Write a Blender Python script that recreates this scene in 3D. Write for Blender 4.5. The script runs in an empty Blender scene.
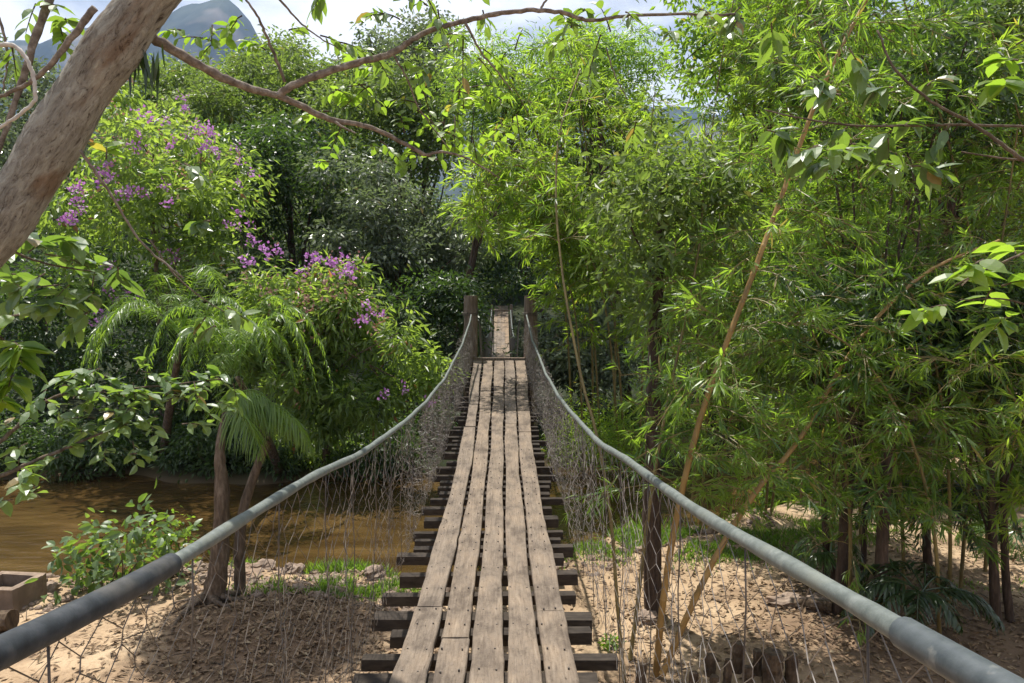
import bpy, math, random
import numpy as np
from mathutils import Vector, noise as mnoise

rng = np.random.default_rng(11)
random.seed(11)
SC = bpy.context.scene
COL = SC.collection
R = math.radians
PI = math.pi

# ------------------------------------------------------------------ camera frame
EYE = np.array([0.09, 0.0, 3.75])
FPX, CU, CV = 740.0, 512.0, 341.5
PITCH = math.atan(51.5 / FPX)
YAW = math.atan(9.0 / FPX)          # looks slightly right of the bridge axis (+Y)


def at(u, v, d):
    """World point seen at pixel (u, v) at the distance d along the bridge."""
    a, b = (u - CU) / FPX, (CV - v) / FPX
    cp, sp = math.cos(PITCH), math.sin(PITCH)
    x, y, z = a, cp + b * sp, -sp + b * cp
    cy, sy = math.cos(YAW), math.sin(YAW)
    x, y = x * cy + y * sy, -x * sy + y * cy
    return EYE + np.array([x / y * d, d, z / y * d])


def sstep(a, b, x):
    t = np.clip((x - a) / (b - a), 0, 1)
    return t * t * (3 - 2 * t)


# ------------------------------------------------------------------ terrain height
def near_edge(x):
    return 10.15 + 0.62 * np.clip(x, 0, 40) + 0.22 * np.sin(x * 1.3) + 0.12 * np.sin(x * 3.1 + 1)


def far_edge(x):
    return near_edge(x) + 5.3 + 0.3 * np.sin(x * 0.7 + 2)


def ground(x, y):
    x = np.asarray(x, float); y = np.asarray(y, float)
    z = 2.1 * sstep(5.4, 0.6, y)
    z = z + 0.05 * np.sin(x * 1.7 + 0.4 * y) * np.sin(y * 1.9 + 0.3) + 0.03 * np.sin(3.7 * x + 1) * np.sin(4.1 * y)
    z = z + .17 * np.exp(-((x + 2.35) / 1.15) ** 2 - ((y - 8.0) / .6) ** 2) + .08 * np.exp(-((x - 4.6) / 1.3) ** 2 - ((y - 7.6) / .7) ** 2)
    ne, fe = near_edge(x), far_edge(x)
    chan = sstep(ne - 0.55, ne + 0.7, y) * (1 - sstep(fe - 0.8, fe + 0.9, y))
    z = z * (1 - chan) - 0.95 * chan
    away = sstep(3, 14, np.abs(x))
    hill = 0.10 * np.clip(y - 19, 0, 60) * away + 0.22 * np.clip(y - 40, 0, 50)
    hill = hill + 0.3 * sstep(0, 2.5, y - fe)
    fade = 1 - sstep(120, 500, np.hypot(x, y))
    return z + hill * fade


# ------------------------------------------------------------------ materials
def new_mat(name):
    m = bpy.data.materials.new(name)
    m.use_nodes = True
    nt = m.node_tree
    nt.nodes.clear()
    return m, nt, nt.nodes, nt.links


def N(nodes, t, **kw):
    n = nodes.new(t)
    for k, v in kw.items():
        if k.startswith('i_'):
            n.inputs[k[2:].replace('_', ' ')].default_value = v
        else:
            setattr(n, k, v)
    return n


def ramp(nodes, stops):
    r = nodes.new('ShaderNodeValToRGB')
    e = r.color_ramp.elements
    e[0].position, e[0].color = stops[0][0], (*stops[0][1], 1)
    e[1].position, e[1].color = stops[-1][0], (*stops[-1][1], 1)
    for p, c in stops[1:-1]:
        k = e.new(p); k.color = (*c, 1)
    return r


def leaf_mat(name, cols, trans, tfac=0.45, rough=0.42, spec=0.5):
    """cols / trans: (dark, light, odd) colours chosen per leaf by the leaf's own random number."""
    m, nt, n, l = new_mat(name)
    a = N(n, 'ShaderNodeAttribute', attribute_name='tint')
    r1 = ramp(n, [(0.0, cols[0]), (0.55, cols[1]), (0.93, cols[1]), (0.97, cols[2])])
    r2 = ramp(n, [(0.0, trans[0]), (0.55, trans[1]), (0.93, trans[1]), (0.97, trans[2])])
    l.new(a.outputs['Fac'], r1.inputs[0]); l.new(a.outputs['Fac'], r2.inputs[0])
    p = N(n, 'ShaderNodeBsdfPrincipled')
    p.inputs['Roughness'].default_value = rough
    p.inputs['Specular IOR Level'].default_value = spec
    l.new(r1.outputs[0], p.inputs['Base Color'])
    t = N(n, 'ShaderNodeBsdfTranslucent')
    l.new(r2.outputs[0], t.inputs['Color'])
    mx = N(n, 'ShaderNodeMixShader'); mx.inputs[0].default_value = tfac
    l.new(p.outputs[0], mx.inputs[1]); l.new(t.outputs[0], mx.inputs[2])
    o = N(n, 'ShaderNodeOutputMaterial'); l.new(mx.outputs[0], o.inputs[0])
    return m


def noise_mat(name, stops, scale=8.0, stretch=(1, 1, 1), rough=0.85, bump=0.4, bump_scale=None, detail=8, spec=0.3,
              stain=None, tint=False, metal=0.0, bump_dist=0.02):
    m, nt, n, l = new_mat(name)
    tc = N(n, 'ShaderNodeTexCoord')
    mp = N(n, 'ShaderNodeMapping'); mp.inputs['Scale'].default_value = stretch
    l.new(tc.outputs['Object'], mp.inputs[0])
    ns = N(n, 'ShaderNodeTexNoise'); ns.inputs['Scale'].default_value = scale
    ns.inputs['Detail'].default_value = detail; ns.inputs['Roughness'].default_value = 0.65
    l.new(mp.outputs[0], ns.inputs['Vector'])
    r = ramp(n, stops)
    l.new(ns.outputs['Fac'], r.inputs[0])
    col = r.outputs[0]
    if stain:
        s = N(n, 'ShaderNodeTexNoise'); s.inputs['Scale'].default_value = stain[0]; s.inputs['Detail'].default_value = 6
        l.new(tc.outputs['Object'], s.inputs['Vector'])
        sr = ramp(n, [(stain[1], (0, 0, 0)), (stain[2], (1, 1, 1))])
        l.new(s.outputs['Fac'], sr.inputs[0])
        mx = N(n, 'ShaderNodeMixRGB'); mx.inputs[2].default_value = (*stain[3], 1)
        l.new(sr.outputs[0], mx.inputs[0]); l.new(col, mx.inputs[1]); col = mx.outputs[0]
    if tint:
        a = N(n, 'ShaderNodeAttribute', attribute_name='tint')
        hv = N(n, 'ShaderNodeHueSaturation')
        mr = N(n, 'ShaderNodeMapRange'); mr.inputs[3].default_value = 0.84; mr.inputs[4].default_value = 1.12
        l.new(a.outputs['Fac'], mr.inputs[0]); l.new(mr.outputs[0], hv.inputs['Value'])
        l.new(col, hv.inputs['Color']); col = hv.outputs[0]
    p = N(n, 'ShaderNodeBsdfPrincipled')
    p.inputs['Roughness'].default_value = rough; p.inputs['Specular IOR Level'].default_value = spec
    p.inputs['Metallic'].default_value = metal
    l.new(col, p.inputs['Base Color'])
    if bump:
        b = N(n, 'ShaderNodeBump'); b.inputs['Strength'].default_value = bump; b.inputs['Distance'].default_value = bump_dist
        if bump_scale:
            n2 = N(n, 'ShaderNodeTexNoise'); n2.inputs['Scale'].default_value = bump_scale; n2.inputs['Detail'].default_value = 6
            l.new(mp.outputs[0], n2.inputs['Vector']); l.new(n2.outputs['Fac'], b.inputs['Height'])
        else:
            l.new(ns.outputs['Fac'], b.inputs['Height'])
        l.new(b.outputs[0], p.inputs['Normal'])
    o = N(n, 'ShaderNodeOutputMaterial'); l.new(p.outputs[0], o.inputs[0])
    return m


M = {}
M['bamboo_leaf'] = leaf_mat('bamboo_leaf', [(.036, .076, .02), (.115, .188, .038), (.24, .19, .06)],
                            [(.12, .25, .018), (.37, .58, .045), (.42, .36, .06)], .5, .4, .5)
M['bamboo_fresh'] = leaf_mat('bamboo_fresh', [(.08, .135, .022), (.145, .21, .032), (.26, .2, .06)],
                             [(.26, .44, .025), (.46, .66, .05), (.5, .42, .06)], .52, .42, .45)
M['silver_leaf'] = leaf_mat('silver_leaf', [(.08, .10, .065), (.17, .20, .13), (.17, .16, .09)],
                            [(.10, .15, .04), (.20, .27, .09), (.2, .18, .06)], .38, .34, .6)
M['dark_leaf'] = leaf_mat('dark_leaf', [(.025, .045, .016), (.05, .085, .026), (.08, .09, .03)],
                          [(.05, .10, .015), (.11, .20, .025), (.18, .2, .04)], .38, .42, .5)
M['olive_leaf'] = leaf_mat('olive_leaf', [(.065, .095, .028), (.125, .165, .05), (.17, .15, .06)],
                           [(.14, .23, .03), (.28, .40, .06), (.3, .3, .06)], .42, .45, .45)
M['fresh_leaf'] = leaf_mat('fresh_leaf', [(.06, .11, .022), (.10, .165, .03), (.2, .18, .04)],
                           [(.2, .36, .025), (.36, .56, .04), (.5, .45, .05)], .5, .42, .5)
M['gloss_leaf'] = leaf_mat('gloss_leaf', [(.055, .095, .04), (.11, .165, .07), (.19, .14, .05)],
                           [(.14, .26, .03), (.28, .44, .04), (.4, .3, .05)], .4, .37, .55)
M['tib_leaf'] = leaf_mat('tibouchina_leaf', [(.055, .09, .028), (.13, .185, .055), (.25, .12, .06)],
                         [(.18, .31, .035), (.42, .58, .07), (.4, .2, .06)], .5, .4, .5)
M['palm_leaf'] = leaf_mat('palm_leaf', [(.035, .07, .02), (.07, .12, .035), (.2, .16, .07)],
                          [(.09, .18, .02), (.18, .30, .03), (.3, .24, .06)], .35, .3, .7)
M['palm_fresh'] = leaf_mat('palm_fresh', [(.06, .105, .025), (.115, .18, .045), (.2, .16, .07)],
                          [(.18, .32, .025), (.34, .52, .045), (.3, .24, .06)], .48, .38, .45)
M['palm_dark'] = leaf_mat('palm_dark', [(.018, .035, .014), (.035, .06, .022), (.1, .08, .04)],
                          [(.04, .09, .015), (.08, .15, .02), (.2, .14, .04)], .3, .32, .6)
M['grass_blade'] = leaf_mat('grass_blade', [(.06, .12, .02), (.11, .18, .03), (.22, .19, .08)],
                            [(.18, .34, .025), (.28, .45, .04), (.35, .3, .1)], .45, .45, .4)
M['litter'] = leaf_mat('leaf_litter', [(.10, .065, .04), (.26, .18, .11), (.36, .28, .18)],
                       [(.08, .05, .02), (.16, .1, .05), (.2, .15, .08)], .15, .7, .2)
M['petal'] = leaf_mat('petal', [(.40, .16, .42), (.54, .27, .56), (.70, .50, .68)],
                      [(.42, .14, .46), (.52, .22, .58), (.7, .45, .7)], .4, .6, .2)
M['bud'] = leaf_mat('bud', [(.28, .13, .11), (.42, .27, .22), (.5, .4, .34)],
                    [(.3, .12, .1), (.4, .22, .18), (.5, .35, .3)], .3, .6, .3)


def plank_mat():
    m, nt, n, l = new_mat('plank_wood')
    tc = N(n, 'ShaderNodeTexCoord')

    def tex(st, sc, det, rgh, dist=0.0):
        mp = N(n, 'ShaderNodeMapping'); mp.inputs['Scale'].default_value = st
        l.new(tc.outputs['Object'], mp.inputs[0])
        t = N(n, 'ShaderNodeTexNoise'); t.inputs['Scale'].default_value = sc; t.inputs['Detail'].default_value = det
        t.inputs['Roughness'].default_value = rgh; t.inputs['Distortion'].default_value = dist
        l.new(mp.outputs[0], t.inputs['Vector'])
        return t
    g = tex((30, 1.1, 30), 2.2, 12, .7, .4)
    r = ramp(n, [(.28, (.082, .060, .042)), (.42, (.145, .109, .077)), (.56, (.178, .137, .098)), (.75, (.23, .183, .135))])
    l.new(g.outputs['Fac'], r.inputs[0])
    c = tex((26, .55, 26), 3.5, 5, .55, .8)
    rc = ramp(n, [(.27, (.25, .22, .2)), (.33, (1, 1, 1))]); l.new(c.outputs['Fac'], rc.inputs[0])
    b = tex((5, 2.2, 5), 1.1, 8, .65)
    rb = ramp(n, [(.36, (.46, .45, .46)), (.5, (.92, .92, .93)), (.64, (1.22, 1.18, 1.12))]); l.new(b.outputs['Fac'], rb.inputs[0])
    d = tex((9, 9, 9), 6, 8, .8)
    rd = ramp(n, [(.36, (.6, .56, .52)), (.46, (1, 1, 1))]); l.new(d.outputs['Fac'], rd.inputs[0])
    col = r.outputs[0]
    for t in (rc, rb, rd):
        k = N(n, 'ShaderNodeMixRGB', blend_type='MULTIPLY'); k.inputs[0].default_value = .9
        l.new(col, k.inputs[1]); l.new(t.outputs[0], k.inputs[2]); col = k.outputs[0]
    a = N(n, 'ShaderNodeAttribute', attribute_name='tint')
    hv = N(n, 'ShaderNodeHueSaturation'); mr = N(n, 'ShaderNodeMapRange'); mr.inputs[3].default_value = .84; mr.inputs[4].default_value = 1.16
    ms = N(n, 'ShaderNodeMapRange'); ms.inputs[3].default_value = .7; ms.inputs[4].default_value = 1.12
    l.new(a.outputs['Fac'], mr.inputs[0]); l.new(mr.outputs[0], hv.inputs['Value']); l.new(a.outputs['Fac'], ms.inputs[0]); l.new(ms.outputs[0], hv.inputs['Saturation'])
    l.new(col, hv.inputs['Color'])
    p = N(n, 'ShaderNodeBsdfPrincipled'); p.inputs['Roughness'].default_value = .85; p.inputs['Specular IOR Level'].default_value = .2
    l.new(hv.outputs[0], p.inputs['Base Color'])
    ad = N(n, 'ShaderNodeMath', operation='MULTIPLY'); l.new(g.outputs['Fac'], ad.inputs[0]); l.new(rc.outputs[0], ad.inputs[1])
    bp = N(n, 'ShaderNodeBump'); bp.inputs['Strength'].default_value = .7; bp.inputs['Distance'].default_value = .012
    l.new(ad.outputs[0], bp.inputs['Height']); l.new(bp.outputs[0], p.inputs['Normal'])
    o = N(n, 'ShaderNodeOutputMaterial'); l.new(p.outputs[0], o.inputs[0])
    return m


M['plank_wood'] = plank_mat()
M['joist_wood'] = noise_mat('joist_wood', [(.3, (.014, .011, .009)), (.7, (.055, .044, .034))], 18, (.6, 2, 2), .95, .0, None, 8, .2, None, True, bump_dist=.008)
M['post_wood'] = noise_mat('post_wood', [(.3, (.085, .062, .046)), (.5, (.17, .128, .098)), (.72, (.27, .22, .175))], 5, (5, 5, .6), .9, .8, None, 9, .2,
                           (1.5, .5, .7, (.12, .085, .06)), bump_dist=.02)
M['bark_brown'] = noise_mat('bark_brown', [(.28, (.045, .034, .024)), (.5, (.115, .086, .062)), (.72, (.24, .19, .145))], 7, (3, 3, .8), .92, 1, None, 9, .15, bump_dist=.03)
M['bark_grey'] = noise_mat('bark_grey', [(.3, (.06, .045, .035)), (.52, (.16, .13, .105)), (.75, (.34, .30, .26))], 30, (1, 1, 1), .9, .8, None, 9, .15, bump_dist=.006)
M['bark_white'] = noise_mat('bark_white', [(.3, (.25, .22, .19)), (.7, (.5, .47, .43))], 25, (1, 1, 1), .85, .5, None, 8, .15, bump_dist=.004)
M['bark_dark'] = noise_mat('bark_dark', [(.3, (.03, .022, .017)), (.6, (.085, .06, .045)), (.8, (.16, .12, .095))], 8, (3, 3, .7), .92, 1, None, 8, .15, bump_dist=.02)
M['culm_tan'] = noise_mat('culm_tan', [(.3, (.17, .105, .035)), (.6, (.30, .185, .062)), (.8, (.36, .25, .10))], 5, (2, 2, .5), .5, .15, None, 6, .4,
                          (3, .55, .75, (.11, .08, .035)))
M['culm_olive'] = noise_mat('culm_olive', [(.3, (.10, .075, .03)), (.6, (.19, .15, .055)), (.8, (.25, .19, .08))], 5, (2, 2, .5), .55, .15, None, 6, .4)
M['rope'] = noise_mat('hose', [(.3, (.065, .076, .070)), (.55, (.12, .134, .124)), (.8, (.20, .21, .195))], 26, (1, 1, 1), .5, .5, None, 8, .4,
                      (7, .55, .72, (.14, .15, .13)), bump_dist=.004)
M['sleeve'] = noise_mat('sleeve', [(.3, (.012, .014, .017)), (.5, (.026, .03, .035)), (.7, (.05, .054, .06))], 24, (1, 1, 1), .55, .4, None, 9, .3, (6, .55, .75, (.07, .065, .058)), bump_dist=.003)
M['sleeve_grey'] = noise_mat('sleeve_grey', [(.3, (.035, .043, .048)), (.7, (.075, .085, .09))], 30, (1, 1, 1), .42, .3, None, 6, .5,
                             (22, .62, .72, (.15, .15, .14)), bump_dist=.003)
M['wire'] = noise_mat('wire', [(.35, (.075, .06, .047)), (.55, (.17, .148, .128)), (.8, (.31, .285, .26))], 6, (1, 1, 1), .55, 0, None, 3, .4)
M['wire_dark'] = noise_mat('wire_dark', [(.35, (.045, .036, .03)), (.7, (.14, .115, .09))], 6, (1, 1, 1), .6, 0, None, 3, .4)
M['rock'] = noise_mat('rock', [(.3, (.10, .072, .055)), (.55, (.23, .175, .135)), (.8, (.36, .29, .235))], 6, (1, 1, 1), .9, .8, None, 9, .2, (2.5, .5, .75, (.22, .15, .10)), bump_dist=.03)
M['block'] = noise_mat('block', [(.3, (.13, .095, .07)), (.7, (.26, .20, .15))], 12, (1, 1, 1), .92, .8, None, 8, .15, (3, .5, .7, (.09, .07, .055)), bump_dist=.015)
M['stump'] = noise_mat('stump', [(.3, (.035, .025, .018)), (.6, (.11, .08, .055)), (.8, (.21, .16, .105))], 9, (2, 2, .8), .95, 1, None, 8, .1, bump_dist=.02)


def leaning_bark():
    m, nt, n, l = new_mat('pale_bark')
    tc = N(n, 'ShaderNodeTexCoord')
    mp = N(n, 'ShaderNodeMapping', vector_type='TEXTURE'); mp.inputs['Rotation'].default_value = (0, R(36), 0); mp.inputs['Scale'].default_value = (1 / 7, 1 / 7, 1 / 2.6)
    l.new(tc.outputs['Object'], mp.inputs[0])
    a = N(n, 'ShaderNodeTexNoise'); a.inputs['Scale'].default_value = 4; a.inputs['Detail'].default_value = 12; a.inputs['Roughness'].default_value = .7
    a.inputs['Distortion'].default_value = .6
    l.new(mp.outputs[0], a.inputs['Vector'])
    r = ramp(n, [(.3, (.11, .09, .07)), (.40, (.26, .235, .195)), (.56, (.385, .36, .305)), (.78, (.55, .53, .47))])
    l.new(a.outputs['Fac'], r.inputs[0])
    b = N(n, 'ShaderNodeTexNoise'); b.inputs['Scale'].default_value = .55; b.inputs['Detail'].default_value = 7; b.inputs['Distortion'].default_value = 1.2
    l.new(mp.outputs[0], b.inputs['Vector'])
    rb = ramp(n, [(.56, (0, 0, 0)), (.66, (.8, .8, .8))]); l.new(b.outputs['Fac'], rb.inputs[0])
    mx = N(n, 'ShaderNodeMixRGB'); mx.inputs[2].default_value = (.20, .125, .075, 1)
    l.new(rb.outputs[0], mx.inputs[0]); l.new(r.outputs[0], mx.inputs[1])
    c = N(n, 'ShaderNodeTexNoise'); c.inputs['Scale'].default_value = 1.6; c.inputs['Detail'].default_value = 12; c.inputs['Roughness'].default_value = .75; c.inputs['Distortion'].default_value = 2.2
    mp2 = N(n, 'ShaderNodeMapping', vector_type='TEXTURE'); mp2.inputs['Rotation'].default_value = (0, R(36), 0); mp2.inputs['Scale'].default_value = (1 / 20, 1 / 20, 1 / 6)
    l.new(tc.outputs['Object'], mp2.inputs[0]); l.new(mp2.outputs[0], c.inputs['Vector'])
    rc = ramp(n, [(.36, (.16, .12, .10)), (.43, (.75, .72, .7)), (.48, (1, 1, 1)), (.60, (1.15, 1.15, 1.13)), (.72, (1.5, 1.5, 1.46))]); l.new(c.outputs['Fac'], rc.inputs[0])
    m2 = N(n, 'ShaderNodeMixRGB', blend_type='MULTIPLY'); m2.inputs[0].default_value = .95
    l.new(mx.outputs[0], m2.inputs[1]); l.new(rc.outputs[0], m2.inputs[2])
    p = N(n, 'ShaderNodeBsdfPrincipled'); p.inputs['Roughness'].default_value = .85; p.inputs['Specular IOR Level'].default_value = .25
    l.new(m2.outputs[0], p.inputs['Base Color'])
    ad = N(n, 'ShaderNodeMath', operation='ADD'); l.new(a.outputs['Fac'], ad.inputs[0]); l.new(c.outputs['Fac'], ad.inputs[1])
    bp = N(n, 'ShaderNodeBump'); bp.inputs['Strength'].default_value = 1; bp.inputs['Distance'].default_value = .03
    l.new(ad.outputs[0], bp.inputs['Height']); l.new(bp.outputs[0], p.inputs['Normal'])
    o = N(n, 'ShaderNodeOutputMaterial'); l.new(p.outputs[0], o.inputs[0])
    return m


M['bark_pale'] = leaning_bark()


def ground_mat():
    m, nt, n, l = new_mat('sandy_soil')
    tc = N(n, 'ShaderNodeTexCoord')
    a = N(n, 'ShaderNodeTexNoise'); a.inputs['Scale'].default_value = 1.1; a.inputs['Detail'].default_value = 10; a.inputs['Roughness'].default_value = .6
    b = N(n, 'ShaderNodeTexNoise'); b.inputs['Scale'].default_value = 26; b.inputs['Detail'].default_value = 8; b.inputs['Roughness'].default_value = .75
    for t in (a, b):
        l.new(tc.outputs['Object'], t.inputs['Vector'])
    r = ramp(n, [(.34, (.19, .132, .084)), (.5, (.315, .226, .142)), (.66, (.385, .288, .186))]); l.new(a.outputs['Fac'], r.inputs[0])
    rb = ramp(n, [(.30, (.62, .58, .54)), (.50, (1, 1, 1)), (.75, (1.12, 1.1, 1.08))]); l.new(b.outputs['Fac'], rb.inputs[0])
    mu = N(n, 'ShaderNodeMixRGB', blend_type='MULTIPLY'); mu.inputs[0].default_value = 1
    l.new(r.outputs[0], mu.inputs[1]); l.new(rb.outputs[0], mu.inputs[2])
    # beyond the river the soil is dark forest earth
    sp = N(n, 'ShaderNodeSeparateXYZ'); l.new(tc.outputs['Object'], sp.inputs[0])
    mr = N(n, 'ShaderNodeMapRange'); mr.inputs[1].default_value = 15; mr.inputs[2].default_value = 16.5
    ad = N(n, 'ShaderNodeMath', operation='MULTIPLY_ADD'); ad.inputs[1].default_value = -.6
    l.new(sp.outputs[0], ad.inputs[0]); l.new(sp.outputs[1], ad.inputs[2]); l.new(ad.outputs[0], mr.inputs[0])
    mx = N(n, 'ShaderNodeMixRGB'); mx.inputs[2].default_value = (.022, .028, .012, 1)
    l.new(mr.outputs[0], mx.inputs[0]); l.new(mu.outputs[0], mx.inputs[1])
    # leaf shade painted into the dark mound soil, wet mud at the water's edge
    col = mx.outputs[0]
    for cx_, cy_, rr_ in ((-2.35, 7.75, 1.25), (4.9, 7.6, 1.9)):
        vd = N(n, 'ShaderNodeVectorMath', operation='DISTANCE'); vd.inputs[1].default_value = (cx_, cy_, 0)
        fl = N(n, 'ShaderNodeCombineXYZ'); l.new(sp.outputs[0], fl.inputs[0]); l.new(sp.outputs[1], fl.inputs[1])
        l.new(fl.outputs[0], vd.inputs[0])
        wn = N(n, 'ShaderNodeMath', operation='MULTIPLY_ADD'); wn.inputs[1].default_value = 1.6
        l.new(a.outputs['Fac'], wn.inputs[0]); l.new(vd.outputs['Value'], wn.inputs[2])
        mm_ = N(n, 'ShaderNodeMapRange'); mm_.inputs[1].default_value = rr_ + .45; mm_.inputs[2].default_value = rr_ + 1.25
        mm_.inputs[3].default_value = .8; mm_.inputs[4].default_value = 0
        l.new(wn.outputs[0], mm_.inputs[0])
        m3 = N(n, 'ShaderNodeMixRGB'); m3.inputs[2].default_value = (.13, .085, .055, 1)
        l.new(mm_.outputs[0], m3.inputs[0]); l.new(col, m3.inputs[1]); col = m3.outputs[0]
    wz = N(n, 'ShaderNodeMapRange'); wz.inputs[1].default_value = -.26; wz.inputs[2].default_value = -.08; wz.inputs[3].default_value = .75; wz.inputs[4].default_value = 0
    l.new(sp.outputs[2], wz.inputs[0])
    m4 = N(n, 'ShaderNodeMixRGB'); m4.inputs[2].default_value = (.10, .072, .045, 1)
    l.new(wz.outputs[0], m4.inputs[0]); l.new(col, m4.inputs[1]); col = m4.outputs[0]
    p = N(n, 'ShaderNodeBsdfPrincipled'); p.inputs['Roughness'].default_value = .95; p.inputs['Specular IOR Level'].default_value = .15
    l.new(col, p.inputs['Base Color'])
    bp = N(n, 'ShaderNodeBump'); bp.inputs['Strength'].default_value = .55; bp.inputs['Distance'].default_value = .02
    l.new(b.outputs['Fac'], bp.inputs['Height']); l.new(bp.outputs[0], p.inputs['Normal'])
    o = N(n, 'ShaderNodeOutputMaterial'); l.new(p.outputs[0], o.inputs[0])
    return m


def water_mat():
    m, nt, n, l = new_mat('muddy_water')
    tc = N(n, 'ShaderNodeTexCoord')
    mp = N(n, 'ShaderNodeMapping'); mp.inputs['Scale'].default_value = (1.0, 2.6, 1); l.new(tc.outputs['Object'], mp.inputs[0])
    a = N(n, 'ShaderNodeTexNoise'); a.inputs['Scale'].default_value = 2.6; a.inputs['Detail'].default_value = 6; l.new(mp.outputs[0], a.inputs['Vector'])
    c = N(n, 'ShaderNodeTexNoise'); c.inputs['Scale'].default_value = .9; c.inputs['Detail'].default_value = 5; l.new(mp.outputs[0], c.inputs['Vector'])
    r = ramp(n, [(.35, (.038, .022, .008)), (.6, (.068, .041, .014)), (.75, (.10, .063, .025))]); l.new(c.outputs['Fac'], r.inputs[0])
    p = N(n, 'ShaderNodeBsdfPrincipled'); p.inputs['Roughness'].default_value = .09; p.inputs['IOR'].default_value = 1.33
    l.new(r.outputs[0], p.inputs['Base Color'])
    bp = N(n, 'ShaderNodeBump'); bp.inputs['Strength'].default_value = .55; bp.inputs['Distance'].default_value = .05
    l.new(a.outputs['Fac'], bp.inputs['Height']); l.new(bp.outputs[0], p.inputs['Normal'])
    o = N(n, 'ShaderNodeOutputMaterial'); l.new(p.outputs[0], o.inputs[0])
    return m


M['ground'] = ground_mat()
M['water'] = water_mat()
M['mountain'] = noise_mat('mountain_forest', [(.35, (.03, .045, .045)), (.65, (.055, .07, .06))], .012, (1, 1, 1), .95, 0, None, 10, .1,
                          (.008, .5, .7, (.16, .15, .14)))


# ------------------------------------------------------------------ mesh helpers
def unit(a):
    a = np.asarray(a, float)
    return a / np.maximum(np.linalg.norm(a, axis=-1, keepdims=True), 1e-9)


class Mesh:
    """Collects blocks of vertices and faces and links them as ONE mesh object."""

    def __init__(s):
        s.v, s.f, s.t, s.n = [], [], [], 0
        s.m, s.cur = [], 0

    def add(s, v, faces, tint=None):
        v = np.asarray(v, float).reshape(-1, 3)
        s.v.append(v)
        for f in (faces if isinstance(faces, list) else [faces]):
            f = np.asarray(f, np.int64)
            if f.size:
                s.f.append(f + s.n); s.m.append(np.full(len(f), s.cur, np.int32))
        s.t.append(np.full(len(v), 0.5) if tint is None else np.broadcast_to(np.asarray(tint, float), (len(v),)))
        s.n += len(v)

    def build(s, name, mat, parent=None, smooth=False):
        base = np.array(parent.matrix_basis.translation) if parent is not None else np.zeros(3)
        p = parent.parent if parent is not None else None
        while p is not None:
            base = base + np.array(p.matrix_basis.translation); p = p.parent
        v = np.concatenate(s.v) - base if s.v else np.zeros((0, 3))
        loops = np.concatenate([f.ravel() for f in s.f]).astype(np.int32)
        counts = np.concatenate([np.full(len(f), f.shape[1], np.int32) for f in s.f])
        starts = np.concatenate([[0], np.cumsum(counts)[:-1]]).astype(np.int32)
        me = bpy.data.meshes.new(name)
        me.vertices.add(len(v)); me.vertices.foreach_set('co', v.astype(np.float32).ravel())
        me.loops.add(len(loops)); me.loops.foreach_set('vertex_index', loops)
        me.polygons.add(len(counts)); me.polygons.foreach_set('loop_start', starts); me.polygons.foreach_set('loop_total', counts)
        at_ = me.attributes.new('tint', 'FLOAT', 'POINT'); at_.data.foreach_set('value', np.concatenate(s.t).astype(np.float32))
        me.update(calc_edges=True)
        me.polygons.foreach_set('use_smooth', np.full(len(counts), bool(smooth)))
        mats = mat if isinstance(mat, (list, tuple)) else [mat]
        for q in mats:
            me.materials.append(q)
        if len(mats) > 1:
            me.polygons.foreach_set('material_index', np.concatenate(s.m))
        o = bpy.data.objects.new(name, me); COL.objects.link(o)
        if parent is not None:
            o.parent = parent
        return o


def tag(o, label=None, cat=None, group=None, kind=None):
    for k, v in (('label', label), ('category', cat), ('group', group), ('kind', kind)):
        if v:
            o[k] = v
    return o


def thing(name, label, cat, loc, group=None):
    o = bpy.data.objects.new(name, None); COL.objects.link(o)
    o.empty_display_size = .3
    o.location = [float(c) for c in loc]
    return tag(o, label, cat, group)


def smooth_path(pts, n=6):
    p = np.asarray(pts, float)
    if len(p) < 3:
        t = np.linspace(0, 1, n + 1)[:, None]
        return p[0] * (1 - t) + p[-1] * t
    q = np.vstack([2 * p[0] - p[1], p, 2 * p[-1] - p[-2]])
    out = []
    for i in range(1, len(q) - 2):
        for t in np.linspace(0, 1, n, endpoint=False):
            a, b, c, d = q[i - 1], q[i], q[i + 1], q[i + 2]
            out.append(.5 * (2 * b + (c - a) * t + (2 * a - 5 * b + 4 * c - d) * t * t + (3 * b - a - 3 * c + d) * t ** 3))
    out.append(p[-1])
    return np.array(out)


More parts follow.
